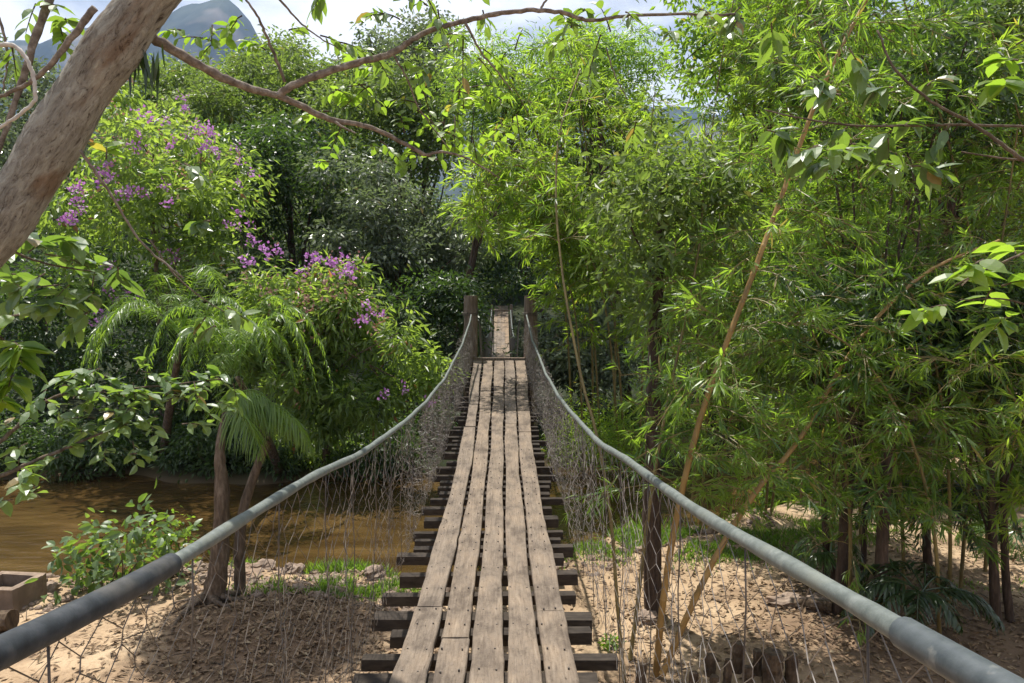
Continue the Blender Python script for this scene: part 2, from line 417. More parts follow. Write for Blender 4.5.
def tube(mesh, pts, rad, sides=8, cap=True, tint=None, wob=0.0):
    p = np.asarray(pts, float); k = len(p)
    rad = np.broadcast_to(np.asarray(rad, float), (k,)) if np.ndim(rad) == 0 or len(np.atleast_1d(rad)) == k else np.interp(np.linspace(0, 1, k), np.linspace(0, 1, len(rad)), rad)
    T = unit(np.gradient(p, axis=0))
    ref = np.array([0, 0, 1.0]) if abs(T[0][2]) < .9 else np.array([1.0, 0, 0])
    u = unit(np.cross(T[0], ref)); U = [u]
    for i in range(1, k):
        u = unit(u - T[i] * np.dot(u, T[i])); U.append(u)
    U = np.array(U); V = np.cross(T, U)
    a = np.linspace(0, 2 * PI, sides, endpoint=False)
    rr = rad[:, None] * (1 + (wob * rng.normal(size=(k, sides)) if wob else 0))
    v = p[:, None, :] + rr[..., None] * (np.cos(a)[None, :, None] * U[:, None, :] + np.sin(a)[None, :, None] * V[:, None, :])
    i = np.arange(k - 1)[:, None] * sides; j = np.arange(sides)[None, :]; j2 = (j + 1) % sides
    f = np.stack([i + j, i + j2, i + sides + j2, i + sides + j], -1).reshape(-1, 4)
    faces = [f]
    if cap:
        faces += [np.arange(sides)[::-1][None, :], (np.arange(sides) + (k - 1) * sides)[None, :]]
    mesh.add(v.reshape(-1, 3), faces, tint)


def segments(mesh, A, B, r, sides=3):
    """Many thin straight rods A[i]-B[i] at once."""
    A = np.asarray(A, float); B = np.asarray(B, float); n = len(A)
    T = unit(B - A)
    ref = np.where(np.abs(T[:, 2:3]) < .9, np.array([[0, 0, 1.0]]), np.array([[1.0, 0, 0]]))
    U = unit(np.cross(T, ref)); V = np.cross(T, U)
    a = np.linspace(0, 2 * PI, sides, endpoint=False)
    ring = np.cos(a)[None, :, None] * U[:, None, :] + np.sin(a)[None, :, None] * V[:, None, :]
    r = np.broadcast_to(np.asarray(r, float), (n,))[:, None, None]
    v = np.concatenate([A[:, None] + r * ring, B[:, None] + r * ring], 1)
    o = np.arange(n)[:, None, None] * (2 * sides)
    j = np.arange(sides); q = np.stack([j, (j + 1) % sides, sides + (j + 1) % sides, sides + j], -1)[None]
    mesh.add(v.reshape(-1, 3), (o + q).reshape(-1, 4))


def box(mesh, c, size, rot=None, tint=None, jitter=0.0, bevel=0.0):
    sx, sy, sz = np.asarray(size) / 2
    if bevel:
        b = bevel
        prof = [(-sx + b, -sz), (sx - b, -sz), (sx, -sz + b), (sx, sz - b), (sx - b, sz), (-sx + b, sz), (-sx, sz - b), (-sx, -sz + b)]
        v = np.array([[x, -sy, z] for x, z in prof] + [[x, sy, z] for x, z in prof])
        j = np.arange(8)
        faces = [np.stack([j, (j + 1) % 8, 8 + (j + 1) % 8, 8 + j], -1)[:, ::-1], j[None, :], (j + 8)[::-1][None, :]]
    else:
        v = np.array([[x, y, z] for x in (-sx, sx) for y in (-sy, sy) for z in (-sz, sz)])
        faces = np.array([[0, 1, 3, 2], [4, 6, 7, 5], [0, 4, 5, 1], [2, 3, 7, 6], [0, 2, 6, 4], [1, 5, 7, 3]])
    if jitter:
        v = v + rng.normal(scale=jitter, size=v.shape)
    if rot is not None:
        v = v @ np.asarray(rot).T
    mesh.add(v + np.asarray(c), faces, tint)


def rotz(a):
    c, s = math.cos(a), math.sin(a)
    return np.array([[c, -s, 0], [s, c, 0], [0, 0, 1]])


def leaves(mesh, P, D, U, L, W, style='diamond', tint=None, fold=.25, curl=.2):
    """n leaf blades: base points P, axis D, face normal U, length L, full width W."""
    P = np.asarray(P, float); n = len(P)
    if n == 0:
        return
    D = unit(D); S = unit(np.cross(D, U)); U = np.cross(S, D)
    L = np.broadcast_to(L, (n,))[:, None]; W = np.broadcast_to(W, (n,))[:, None] / 2
    tint = rng.random(n) if tint is None else np.broadcast_to(tint, (n,))

    def pt(t, w, up):
        return P + D * L * t + S * W * w + U * (up * W - curl * L * t * t)
    if style == 'diamond':
        vs = [pt(0, 0, 0), pt(.42, -1, fold), pt(1, 0, 0), pt(.42, 1, fold)]
        f = [np.array([[0, 2, 1], [0, 3, 2]])]
    elif style == 'blade':
        vs = [pt(0, 0, 0), pt(.28, -1, fold), pt(.28, 1, fold), pt(.66, -.72, fold), pt(.66, .72, fold), pt(1, 0, 0)]
        f = [np.array([[0, 2, 1], [3, 4, 5]]), np.array([[1, 2, 4, 3]])]
    else:
        vs = [pt(0, 0, 0)]
        for t, w in ((.16, .62), (.42, 1), (.72, .78)):
            vs += [pt(t, -w, fold * w), pt(t, 0, 0), pt(t, w, fold * w)]
        vs += [pt(1, 0, 0)]
        f = [np.array([[0, 2, 1], [0, 3, 2], [7, 8, 10], [8, 9, 10]]), np.array([[1, 2, 5, 4], [2, 3, 6, 5], [4, 5, 8, 7], [5, 6, 9, 8]])]
    k = len(vs)
    v = np.stack(vs, 1).reshape(-1, 3)
    o = np.arange(n)[:, None, None] * k
    mesh.add(v, [(o + q[None]).reshape(-1, q.shape[1]) for q in f], np.repeat(tint, k))


def rdir(n):
    return unit(rng.normal(size=(n, 3)))


# ------------------------------------------------------------------ trees
def clump_centres(lobes, n, shell=.5, low=.35):
    """Points in a union of ellipsoids, more of them near the outside and fewer on the underside."""
    lobes = np.asarray(lobes, float)
    vol = np.prod(lobes[:, 3:6], 1) ** (2 / 3)
    out = []
    while len(out) < n:
        k = rng.choice(len(lobes), p=vol / vol.sum())
        d = rdir(1)[0]
        if d[2] < -.2 and rng.random() > low:
            continue
        r = shell + (1 - shell) * rng.random() ** .6
        out.append(lobes[k, :3] + d * r * lobes[k, 3:6])
    return np.array(out)


def foliage(mesh, C, cr, per, L, W, style='diamond', droop=.3, upn=.9, tvar=.25, flat=.65, fold=.25, curl=.2):
    C = np.asarray(C, float); n = len(C) * per
    tb = np.repeat(rng.random(len(C)), per)
    off = rng.normal(size=(n, 3)) * np.array([1, 1, flat]) * .5 * np.repeat(cr * rng.uniform(.7, 1.3, len(C)), per)[:, None]
    P = np.repeat(C, per, 0) + off
    D = unit(unit(off) + .7 * rdir(n) + np.array([0, 0, -droop]))
    Un = unit(rdir(n) + np.array([0, 0, upn]))
    t = np.clip(tb * (1 - tvar) + rng.random(n) * tvar, 0, 1)
    t = np.where(rng.random(n) < .015, .99, t * .9)
    leaves(mesh, P, D, Un, rng.uniform(.7, 1.25, n) * L, rng.uniform(.75, 1.2, n) * W, style, t, fold, curl)


def limb(mesh, a, b, r0, r1, sides=5, sag=.12):
    a = np.asarray(a, float); b = np.asarray(b, float)
    ln = np.linalg.norm(b - a)
    m = (a + b) / 2 + rng.normal(size=3) * ln * .07 + np.array([0, 0, sag * ln * .5])
    tube(mesh, smooth_path([a, m, b], 4), np.linspace(r0, r1, 9), sides, False)


def broad_tree(name, label, cat, base, trunk_pts, tr, lobes, leafm, barkm, n=60, cr=.7, per=90, L=.16, W=.07, limbs=14, group=None,
               droop=.3, style='diamond', low=.35, extra=None, limb_r=None, shell=.5, tvar=.25):
    """A tapered trunk with limbs that reach into a crown of leaf clumps."""
    root = thing(name, label, cat, base, group)
    tm = Mesh()
    path = smooth_path(trunk_pts, 5)
    tube(tm, path, np.linspace(tr[0], tr[1], len(path)), 9, True, wob=.05)
    C = clump_centres(lobes, int(n * .8), shell, low)
    top = path[int(len(path) * .45):]
    for c in C[:limbs]:
        a = top[min(len(top) - 1, int(rng.random() * len(top)))]
        limb(tm, a, c, (limb_r or tr[1]) * rng.uniform(.5, .9), .012, 5)
    tm.build('trunk', barkm, root, True)
    fm = Mesh()
    foliage(fm, C, cr * .85, int(per * 1.15), L * 1.12, W * 1.15, style, droop, tvar=tvar)
    fm.build('crown', leafm, root)
    if extra:
        extra(root, C)
    return root


def gz(x, y):
    return float(ground(x, y))


def px_tree(name, label, cat, u, v, d, rpx, leafm, barkm, n=60, per=90, L=.16, W=.07, cr=.7, asp=1.0, dep=1.0, nl=5, tr=.16, group=None, base=None, **kw):
    """A tree whose crown centre is seen at (u, v) at distance d with a half width of rpx pixels there."""
    c = at(u, v, d); r = rpx * d / FPX
    lobes = [[*c, r * .75, r * dep * .75, r * asp * .75]]
    for k in range(nl):
        a = rng.uniform(0, 2 * PI); e = rng.uniform(-.6, .8)
        s = rng.uniform(.38, .6)
        lobes.append([c[0] + math.cos(a) * r * .6, c[1] + math.sin(a) * r * dep * .6, c[2] + e * r * asp * .75, r * s, r * dep * s, r * asp * s * .9])
    bx, by = (c[0] + rng.uniform(-.3, .3), c[1] + rng.uniform(-.2, .3)) if base is None else base
    b = np.array([bx, by, gz(bx, by) - .05])
    mid = b * .5 + c * .5 + np.array([rng.uniform(-.2, .2), 0, 0])
    return broad_tree(name, label, cat, b, [b, mid, c + np.array([0, 0, r * asp * .4])], (tr, tr * .3), lobes, leafm, barkm, n, cr, per, L, W, group=group, **kw)


def bamboo(label, path, r0, r1, f0=.3, f1=1.0, gap=.27, per=3, blen=(.6, 1.5), leaf=(.11, .20), wid=.10, leafm='bamboo_leaf', culmm='culm_tan', group='bamboo stems', bias=None, nleaf=7):
    """One bamboo stem: jointed culm, thin side branches at its nodes, sprays of narrow hanging leaves."""
    p = smooth_path(path, 8)
    seg = np.linalg.norm(np.diff(p, axis=0), axis=1); s = np.concatenate([[0], np.cumsum(seg)]); T = s[-1]
    pos = lambda q: np.array([np.interp(q, s, p[:, i]) for i in range(3)])
    root = thing('bamboo', label, 'bamboo', p[0], group)
    cm = Mesh()
    qs, rs = [], []
    q = 0.0
    while q < T:
        r = r0 + (r1 - r0) * (q / T)
        for dq, k in ((0, 1.0), (.012, 1.16), (.024, 1.02), (.035, 1.0)):
            if q + dq < T:
                qs.append(q + dq); rs.append(r * k)
        q += .3
    tube(cm, np.array([pos(x) for x in qs]), np.array(rs), 8, True)
    cm.build('culm', M[culmm], root, True)
    tw, fm = Mesh(), Mesh()
    sa, sb = [], []
    LP, LD, LT, LS = [], [], [], []
    q = f0 * T
    while q < f1 * T:
        base = pos(q)
        for k in range(per):
            a = rng.uniform(0, 2 * PI)
            d = np.array([math.cos(a), math.sin(a), rng.uniform(-.1, .7)])
            if bias is not None:
                d = d + np.asarray(bias)
            d = unit(d); bl = rng.uniform(*blen) * (1 - .35 * (q / T))
            t = np.linspace(0, 1, 6)[:, None]
            bp = base + d * bl * t + np.array([0, 0, -.42 * bl]) * t ** 2
            sa.append(bp[:-1]); sb.append(bp[1:])
            nt = max(3, int(bl / .095))
            tt = rng.uniform(.15, 1, nt)
            tp = base + d * bl * tt[:, None] + np.array([0, 0, -.42 * bl]) * tt[:, None] ** 2
            td = unit(d * .95 + rng.normal(size=(nt, 3)) * .55 + np.array([0, 0, -.3]))
            tl = rng.uniform(.06, .2, nt)
            te = tp + td * tl[:, None]
            sa.append(tp); sb.append(te)
            tint = rng.random() * .78; bs = rng.uniform(.68, 1.3)
            for m in range(nleaf):
                f = rng.uniform(.35, 1.05, nt)[:, None]
                LS.append(np.full(nt, bs)); LP.append(tp + td * tl[:, None] * f)
                LD.append(unit(td + rng.normal(size=(nt, 3)) * .45 + np.array([0, 0, -.3])))
                LT.append(np.where(rng.random(nt) < .02, .99, np.clip(tint + rng.uniform(-.12, .2, nt), 0, .9)))
        q += gap * rng.uniform(.7, 1.3)
    fm.cur = 1; segments(fm, np.concatenate(sa), np.concatenate(sb), .0035, 3); fm.cur = 0
    LP, LD, LT = np.concatenate(LP), np.concatenate(LD), np.concatenate(LT)
    n = len(LP); L = rng.uniform(*leaf, n) * np.concatenate(LS)
    leaves(fm, LP, LD, unit(rdir(n) + np.array([0, 0, 1.0])), L, L * wid * rng.uniform(.85, 1.25, n), 'blade', LT, .2, .16)
    fm.build('foliage', [M[leafm], M['culm_olive']], root)
    return root


def frond(mesh, stalk, base, dirv, length, rise, nl=34, ll=.34, lw=.022, hang=.5, r=.011):
    """One feather frond: an arching midrib with a comb of narrow leaflets down both sides."""
    d = unit(np.array([dirv[0], dirv[1], 0.0])); side = np.array([-d[1], d[0], 0])
    t = np.linspace(0, 1, 15)[:, None]
    pts = np.asarray(base) + d * length * (t - .18 * t ** 3) + np.array([0, 0, 1.0]) * length * (rise * t - (rise + .42) * t ** 2.2)
    tube(stalk, pts, np.linspace(r, r * .25, 15), 5, True)
    tt = np.linspace(.16, .99, nl)
    P = np.stack([np.interp(tt, t[:, 0], pts[:, i]) for i in range(3)], 1)
    tan = unit(np.stack([np.interp(tt, t[:, 0], np.gradient(pts[:, i])) for i in range(3)], 1))
    env = np.sin(np.clip(.25 + tt * .78, 0, 1) * PI) ** .6
    for s in (-1, 1):
        D = unit(s * side * 1.0 + tan * .75 + np.array([0, 0, -hang]) + rng.normal(size=(nl, 3)) * .22)
        leaves(mesh, P + rng.normal(size=(nl, 3)) * .006, D, unit(np.array([0, 0, 1.0]) + .3 * rdir(nl)), ll * env * rng.uniform(.65, 1.12, nl), lw, 'blade',
               np.clip(rng.normal(.45, .2, nl), 0, .9), .25, .3)


def palm(name, label, base, trunk_pts, tr, crown_c, fronds, leafm='palm_leaf', barkm='bark_brown', cat='palm', group=None, ll=.34, lw=.022, hang=.5, nl=34):
    root = thing(name, label, cat, base, group)
    tm = Mesh(); path = smooth_path(trunk_pts, 6)
    tube(tm, path, np.linspace(tr[0], tr[1], len(path)), 10, True, wob=.06)
    tm.build('trunk', M[barkm], root, True)
    for az, ln, rise in fronds:
        fm = Mesh()
        frond(fm, fm, np.asarray(crown_c) + rng.normal(size=3) * .03, (math.cos(az), math.sin(az)), ln, rise, nl, ll, lw, hang)
        fm.build('frond', M[leafm], root)
    return root


def leafy_branch(name, label, cat, stems, sprays, leafm, barkm, L, W, per=14, spread=.18, group=None, hang=.35, base=None, extra_parts=None, style='broad', curl=.25):
    """A bough: woody stems (paths with radii) and leaf sprays round given points."""
    root = thing(name, label, cat, stems[0][0][0] if base is None else base, group)
    sm = Mesh()
    for pts, r0, r1 in stems:
        p = smooth_path(pts, 7)
        tube(sm, p + rng.normal(size=p.shape) * r0 * .12, np.linspace(r0, r1, len(p)), 7, True, wob=.05)
    fm = Mesh()
    for c, n, sp in sprays:
        spray(fm, sm, c, n, sp, L, W, hang, style, curl)
    sm.build('stem', M[barkm], root, True)
    fm.build('leaves', [M[leafm], M[barkm]], root)
    return root


def spray(fm, sm, c, n, sp, L, W, hang=.35, style='broad', curl=.25):
    """A few twigs leaving c, each with leaves in two ranks and one at the tip."""
    k = max(1, n // 6)
    for _ in range(k):
        d = unit(rng.normal(size=3) * np.array([1, 1, .7]) + np.array([0, 0, -.1]))
        ln = sp * rng.uniform(.6, 1.4)
        t = np.linspace(0, 1, 5)[:, None]
        pts = np.asarray(c) + rng.normal(size=3) * sp * .25 + d * ln * t + np.array([0, 0, -.3 * ln]) * t * t
        fm.cur = 1; tube(fm, pts, np.linspace(.004, .0015, 5), 4, False); fm.cur = 0
        m = max(3, n // k)
        tt = np.linspace(.2, 1, m)
        P = np.stack([np.interp(tt, t[:, 0], pts[:, i]) for i in range(3)], 1)
        sd = unit(np.cross(d, [0, 0, 1.0])) * np.where(np.arange(m) % 2, 1, -1)[:, None]
        D = unit(sd * .9 + d * .6 + np.array([0, 0, -hang]) + rng.normal(size=(m, 3)) * .35)
        tn = np.where(rng.random(m) < .02, .99, np.clip(rng.random() * .6 + rng.uniform(0, .35, m), 0, .9))
        leaves(fm, P, D, unit(rdir(m) * .6 + np.array([0, 0, 1.0])), L * rng.uniform(.7, 1.2, m), W * rng.uniform(.8, 1.15, m), style, tn, .22, curl)


exec_order = []
# ================================================================== SETTING
def build_setting():
    def axis(lo, hi, step, far):
        mid = np.arange(lo, hi + 1e-6, step)
        out = [step]
        g = []
        q = 0
        while q < far:
            out.append(out[-1] * 1.25); q += out[-1]; g.append(q)
        g = np.array(g)
        return np.concatenate([lo - g[::-1], mid, hi + g])
    X = axis(-9, 11, .16, 2600); Y = axis(-2, 24, .16, 2600)
    gx, gy = np.meshgrid(X, Y)
    z = ground(gx, gy)
    z = z + rng.normal(size=z.shape) * .007 * (np.hypot(gx, gy) < 40)
    g = Mesh()
    w = len(X)
    i = np.arange(len(Y) - 1)[:, None] * w + np.arange(w - 1)[None, :]
    g.add(np.stack([gx, gy, z], -1).reshape(-1, 3), np.stack([i, i + 1, i + w + 1, i + w], -1).reshape(-1, 4))
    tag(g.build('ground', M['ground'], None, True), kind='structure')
    wt = Mesh()
    xs = np.linspace(-60, 60, 121)
    a = np.stack([xs, near_edge(xs) - .3, np.full_like(xs, -.3)], -1); b = np.stack([xs, far_edge(xs) + .35, np.full_like(xs, -.3)], -1)
    n = len(xs); j = np.arange(n - 1)
    wt.add(np.concatenate([a, b]), np.stack([j, j + 1, n + j + 1, n + j], -1))
    tag(wt.build('river', M['water'], None, True), kind='structure')
    # far mountain: a ridge with real depth
    D0 = 1500.0
    prof = [(-700, 60), (-300, 45), (-60, 50), (60, 38), (130, 20), (165, 14), (190, 4), (232, 2), (250, 18), (261, 42), (275, 62), (345, 84), (430, 78), (470, 60), (520, 74),
            (600, 98), (700, 112), (850, 115), (1050, 110), (1400, 125), (1900, 140)]
    us = np.linspace(-700, 1900, 261)
    vs = np.interp(us, [q[0] for q in prof], [q[1] for q in prof])
    vs = vs + np.array([7 * mnoise.noise(Vector((u * .03, 2, 0))) + 4 * mnoise.noise(Vector((u * .11, 5, 0))) for u in us])
    crest = np.array([at(u, v, D0) for u, v in zip(us, vs)])
    mm = Mesh(); rows = []
    for f, dy in ((0, -760), (.3, -480), (.62, -240), (.86, -90), (1, 0), (.8, 180), (.4, 420), (0, 700)):
        r = crest.copy(); r[:, 1] += dy + 45 * np.array([mnoise.noise(Vector((u * .02, f * 3, 1))) for u in us])
        r[:, 2] = np.maximum(crest[:, 2], 20) * f + (30 * np.array([mnoise.noise(Vector((u * .05, f * 5, 3))) for u in us]) if 0 < f < 1 else 0)
        rows.append(r)
    n = len(us); i = np.arange(len(rows) - 1)[:, None] * n + np.arange(n - 1)[None, :]
    mm.add(np.concatenate(rows), np.stack([i, i + 1, i + n + 1, i + n], -1).reshape(-1, 4))
    tag(mm.build('mountain', M['mountain'], None, True), kind='structure')


build_setting()


# ================================================================== THE NEAR SUSPENSION BRIDGE
Y0, Y1 = -0.8, 16.45
DZ = EYE[2] - 1.58


def deck_z(y):
    return DZ - .60 * (1 - ((y - 8.0) / 8.4) ** 2)


RD = np.array([-1.2, 0, .87, 1.2, 1.55, 2.3, 3.1, 4.45, 6, 7.5, 9, 10.3, 12, 14, 15.4, 16.4])
RZ = -np.array([.22, .37, .475, .54, .59, .70, .785, .945, 1.07, 1.14, 1.185, 1.19, 1.12, .94, .745, .56])


def rail_pt(y, s):
    y = np.asarray(y, float)
    h = .70 - .08 * sstep(10.5, 16.4, y)
    z = EYE[2] + np.interp(y, RD, RZ)
    return np.stack([s * h, y, z], -1)


def rail_curve(y0, y1, n, s):
    y = np.linspace(y0, y1, n)
    k = np.linspace(-1.2, 16.4, 260)
    z = np.interp(k, RD, RZ)
    ker = np.ones(19) / 19
    zz = np.convolve(np.pad(z, 9, mode='edge'), ker, 'valid')
    zz[:10] = z[:10]; zz[-10:] = z[-10:]
    p = rail_pt(y, s); zz = zz - (.045 * np.exp(-((k - 1.15) / .9) ** 2) if s < 0 else 0); p[:, 2] = EYE[2] + np.interp(y, k, zz)
    p[:, 0] += .006 * np.sin(y * 2.1 + s) + .002 * np.sin(y * 5.3)
    p[:, 2] += .004 * np.sin(y * 3.3 + 2 * s)
    return p


def build_bridge():
    root = thing('suspension_bridge', 'narrow plank suspension bridge with grey hose handrails and wire netting, crossing the brown river', 'bridge', (0, 8, DZ - .6))
    # deck boards
    dm = Mesh()
    lines = [  # centre x, width, joints along y
        (-.402, .176, [-.8, 4.78, 11.2]),
        (-.200, .174, [-.8, 4.28, 16.45]),
        (.001, .170, [-.8, 16.45]),
        (.200, .172, [-.8, 11.4, 16.45]),
        (.399, .180, [-.8, 4.70, 10.9, 16.45]),
    ]
    far_lines = [(-.392, .150, [11.23, 16.45])]

    def board(cx, w, a, b, tl0):
        n = max(3, int((b - a) / .18))
        y = np.linspace(a + .006, b - .006, n)
        tl, lift = np.clip(tl0 + rng.uniform(-.12, .12), 0, 1), rng.uniform(-.004, .006)
        ph = rng.uniform(0, 9)
        sk = rng.uniform(-.006, .006)
        left = cx - w / 2 + .007 * np.sin(y * 1.7 + ph) + rng.normal(size=n) * .0025 + sk * (y - a) / (b - a)
        right = cx + w / 2 + .007 * np.sin(y * 2.1 + ph * 2) + rng.normal(size=n) * .0025 + sk * (y - a) / (b - a)
        fl_ = 1 + .20 * sstep(9, 16.4, y); left = left * fl_; right = right * fl_
        zt = deck_z(y) + lift + .003 * np.sin(y * 2.3 + ph)
        cup = rng.uniform(-.003, .003)
        rows = [(left, zt - .04), (left, zt - .006), (left + .006, zt), ((left + right) / 2, zt + cup), (right - .006, zt), (right, zt - .006), (right, zt - .04)]
        v = np.stack([np.stack([x, y, z], -1) for x, z in rows], 1)
        k = len(rows); i = np.arange(n - 1)[:, None] * k + np.arange(k)[None, :]; i2 = np.arange(n - 1)[:, None] * k + (np.arange(k)[None, :] + 1) % k
        dm.add(v.reshape(-1, 3), [np.stack([i, i2, i2 + k, i + k], -1).reshape(-1, 4), np.arange(k)[::-1][None, :], (np.arange(k) + (n - 1) * k)[None, :]], tl)
    for cx, w, js in lines + far_lines:
        tl0 = rng.uniform(.2, .8)
        for a, b in zip(js[:-1], js[1:]):
            board(cx, w * rng.uniform(.98, 1.02), a, b, tl0)
    # joists
    ys = []
    y = -.5
    while y < 16.2:
        ys.append(y); y += rng.choice([rng.uniform(.20, .28), rng.uniform(.34, .46)])
    ends = {}
    for y in ys:
        jm = Mesh()
        l, r = -rng.uniform(.60, .79), rng.uniform(.58, .75)
        hh = rng.uniform(.06, .095)
        zc = deck_z(y) - .04 - hh / 2 - .004
        box(jm, ((l + r) / 2, y, zc), (r - l, rng.uniform(.07, .13), hh), rotz(rng.uniform(-.03, .03)), rng.random(), .0022)
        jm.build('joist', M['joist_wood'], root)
    nl_ = dm; dm.cur = 1; k_ = np.linspace(0, 2 * PI, 6, endpoint=False)
    for y in ys:
        if not .5 < y < 10:
            continue
        for cx in (-.402, -.2, .001, .2, .399):
            for o_ in (-.055, .05):
                c = np.array([cx + o_ + rng.normal() * .008, y + rng.normal() * .012, deck_z(y) + .0075])
                v = np.concatenate([c + .0055 * np.stack([np.cos(k_), np.sin(k_), 0 * k_], -1), c + np.array([0, 0, -.03]) + .0055 * np.stack([np.cos(k_), np.sin(k_), 0 * k_], -1)])
                j_ = np.arange(6)
                nl_.add(v, [j_[None], np.stack([j_, 6 + j_, 6 + (j_ + 1) % 6, (j_ + 1) % 6], -1)])
    dm.build('deck', [M['plank_wood'], M['wire_dark']], root)
    # two carrying cables under the joists
    for s in (-1, 1):
        cm = Mesh(); y = np.linspace(-.8, 16.4, 50)
        tube(cm, np.stack([np.full(50, s * .5), y, deck_z(y) - .04 - .1 - .018], -1), .012, 6)
        cm.build('deck_cable', M['wire_dark'], root, True)
    # handrails
    for s in (-1, 1):
        hm = Mesh()
        p = rail_curve(-1.1, 16.42, 240, s)
        tube(hm, p, .0185 + .0012 * np.sin(np.arange(240) * .9), 12, True, wob=.012)
        h = hm.build('handrail', M['rope'], root, True)
        sm = Mesh()
        q = rail_curve(-1.1, 1.72 if s < 0 else 1.08, 40, s)
        tube(sm, q, .0262 if s < 0 else .0252, 16, False)
        tube(sm, q[:-1], .0232 if s < 0 else .0224, 16, False)
        sl = sm.build('pipe_sleeve', M['sleeve'] if s < 0 else M['sleeve_grey'], h, True)
        if s < 0:
            sl['label'] = 'black plastic pipe sleeve slipped over the hose'
    # wire netting, hexagonal, crumpled between handrail and joist ends
    for s in (-1, 1):
        ny, nt_ = 250, 33
        yy = np.linspace(.25, 16.3, ny)
        rl = rail_curve(.25, 16.3, ny, s)
        lowz = deck_z(yy) - .07
        low = np.stack([s * (.73 - .06 * sstep(10, 16, yy)), yy, lowz], -1)
        I, J = np.meshgrid(np.arange(ny), np.arange(nt_), indexing='ij')
        tw_ = np.concatenate([[0], np.cumsum(np.where(np.arange(nt_ - 1) % 2 == 0, .7, 1.3))]); tw_ = tw_ / tw_[-1]
        T = tw_[J]
        slack = .025 + .075 * sstep(3, 8, yy)[:, None]
        bulge = np.sin(T * PI) * slack * (np.sin(yy * 5.1)[:, None] + .7 * np.sin(yy * 11.3 + 1)[:, None] + .5 * np.sin(yy[:, None] * 3 + T * 7))
        Pn = rl[:, None] * (1 - T[..., None]) + low[:, None] * T[..., None]
        Pn[..., 0] += s * bulge
        Pn += rng.normal(size=Pn.shape) * np.array([.005, .006, .0045])
        A, B = [], []
        # vertical twisted pieces and zigzag links of a hexagonal mesh
        for j in range(nt_ - 1):
            if j % 2 == 0:
                off = (j // 2) % 2
                i = np.arange(off, ny, 2)
                A.append(Pn[i, j]); B.append(Pn[i, j + 1])
            else:
                off = ((j - 1) // 2) % 2
                i = np.arange(off, ny, 2)
                k = i[i + 1 < ny]; A.append(Pn[k, j]); B.append(Pn[k + 1, j + 1])
                k = i[i - 1 >= 0]; A.append(Pn[k, j]); B.append(Pn[k - 1, j + 1])
        A = np.concatenate(A); B = np.concatenate(B)
        nm = Mesh(); segments(nm, A, B, .00135, 4)
        # where the net is gathered, loose folds hang over each other
        nm.build('netting', M['wire_dark'] if s < 0 else M['wire'], root)
        nm = Mesh()
        prob = .6 * sstep(4.6, 10.5, yy) * (.35 + .65 * (np.sin(yy * 2.3 + s) * np.sin(yy * 5.9) > -.25))
        for f_ in (1, 2):
            Q = Pn + rng.normal(size=Pn.shape) * np.array([.022, .016, .01]) + np.array([s * .03 * f_, 0, -.04 * f_])
            Q[..., 0] += s * .06 * np.sin(np.arange(len(Q)) * .9 + f_)[:, None] * np.sin(np.linspace(0, PI, Q.shape[1]))[None]
            keep_ = np.repeat(rng.random(ny) < prob, nt_ - 2) & (rng.random(ny * (nt_ - 2)) < .9)
            segments(nm, Q[:, 1:-1].reshape(-1, 3)[keep_], Q[:, 2:].reshape(-1, 3)[keep_], .0017, 3)
            kz = np.repeat(rng.random(ny - 1) < prob[1:], nt_) & (rng.random((ny - 1) * nt_) < .35)
            segments(nm, Q[:-1].reshape(-1, 3)[kz], Q[1:].reshape(-1, 3)[kz], .0015, 3)
        nm.build('gathered_netting', M['wire'], root)
        # hanger wires
        y = .55
        while y < 16:
            wm = Mesh()
            a = rail_curve(y, y, 1, s)[0]
            b = np.array([s * .715, y + rng.uniform(-.05, .05), deck_z(y) - .08])
            t = np.linspace(0, 1, 9)[:, None]
            pts = a * (1 - t) + b * t + np.stack([.012 * np.sin(t[:, 0] * 9 + y), .014 * np.sin(t[:, 0] * 7 + 2 * y), 0 * t[:, 0]], -1) * np.sin(t * PI)
            tube(wm, pts, .0026, 5)
            wm.build('hanger_wire', M['wire_dark'], root, True)
            y += rng.uniform(.5, .75)
    # gate posts on the far bank, threshold
    for x, w in ((-.655, .17), (.70, .165)):
        pm = Mesh()
        b = gz(x, 16.75) - .3
        p = np.stack([np.linspace(x, x + .02, 12), np.full(12, 16.75), np.linspace(b, 3.62, 12)], -1)
        tube(pm, p, np.linspace(w, w * .92, 12), 11, True, wob=.03)
        pm.build('post', M['post_wood'], root)
        bm_ = Mesh()
        for k, zz in enumerate((EYE[2] - .56, EYE[2] - .52)):
            a = np.linspace(0, 2 * PI, 18)
            tube(bm_, np.stack([x + (w + .008) * np.cos(a), 16.75 + (w + .008) * np.sin(a), np.full(18, zz)], -1), .009, 5)
        bm_.build('lashing', M['wire_dark'], root, True)
    tm = Mesh(); box(tm, (0, 16.62, DZ - .02), (1.16, .14, .15), None, .4, .004)
    tm.build('threshold', M['post_wood'], root)
    return root


build_bridge()


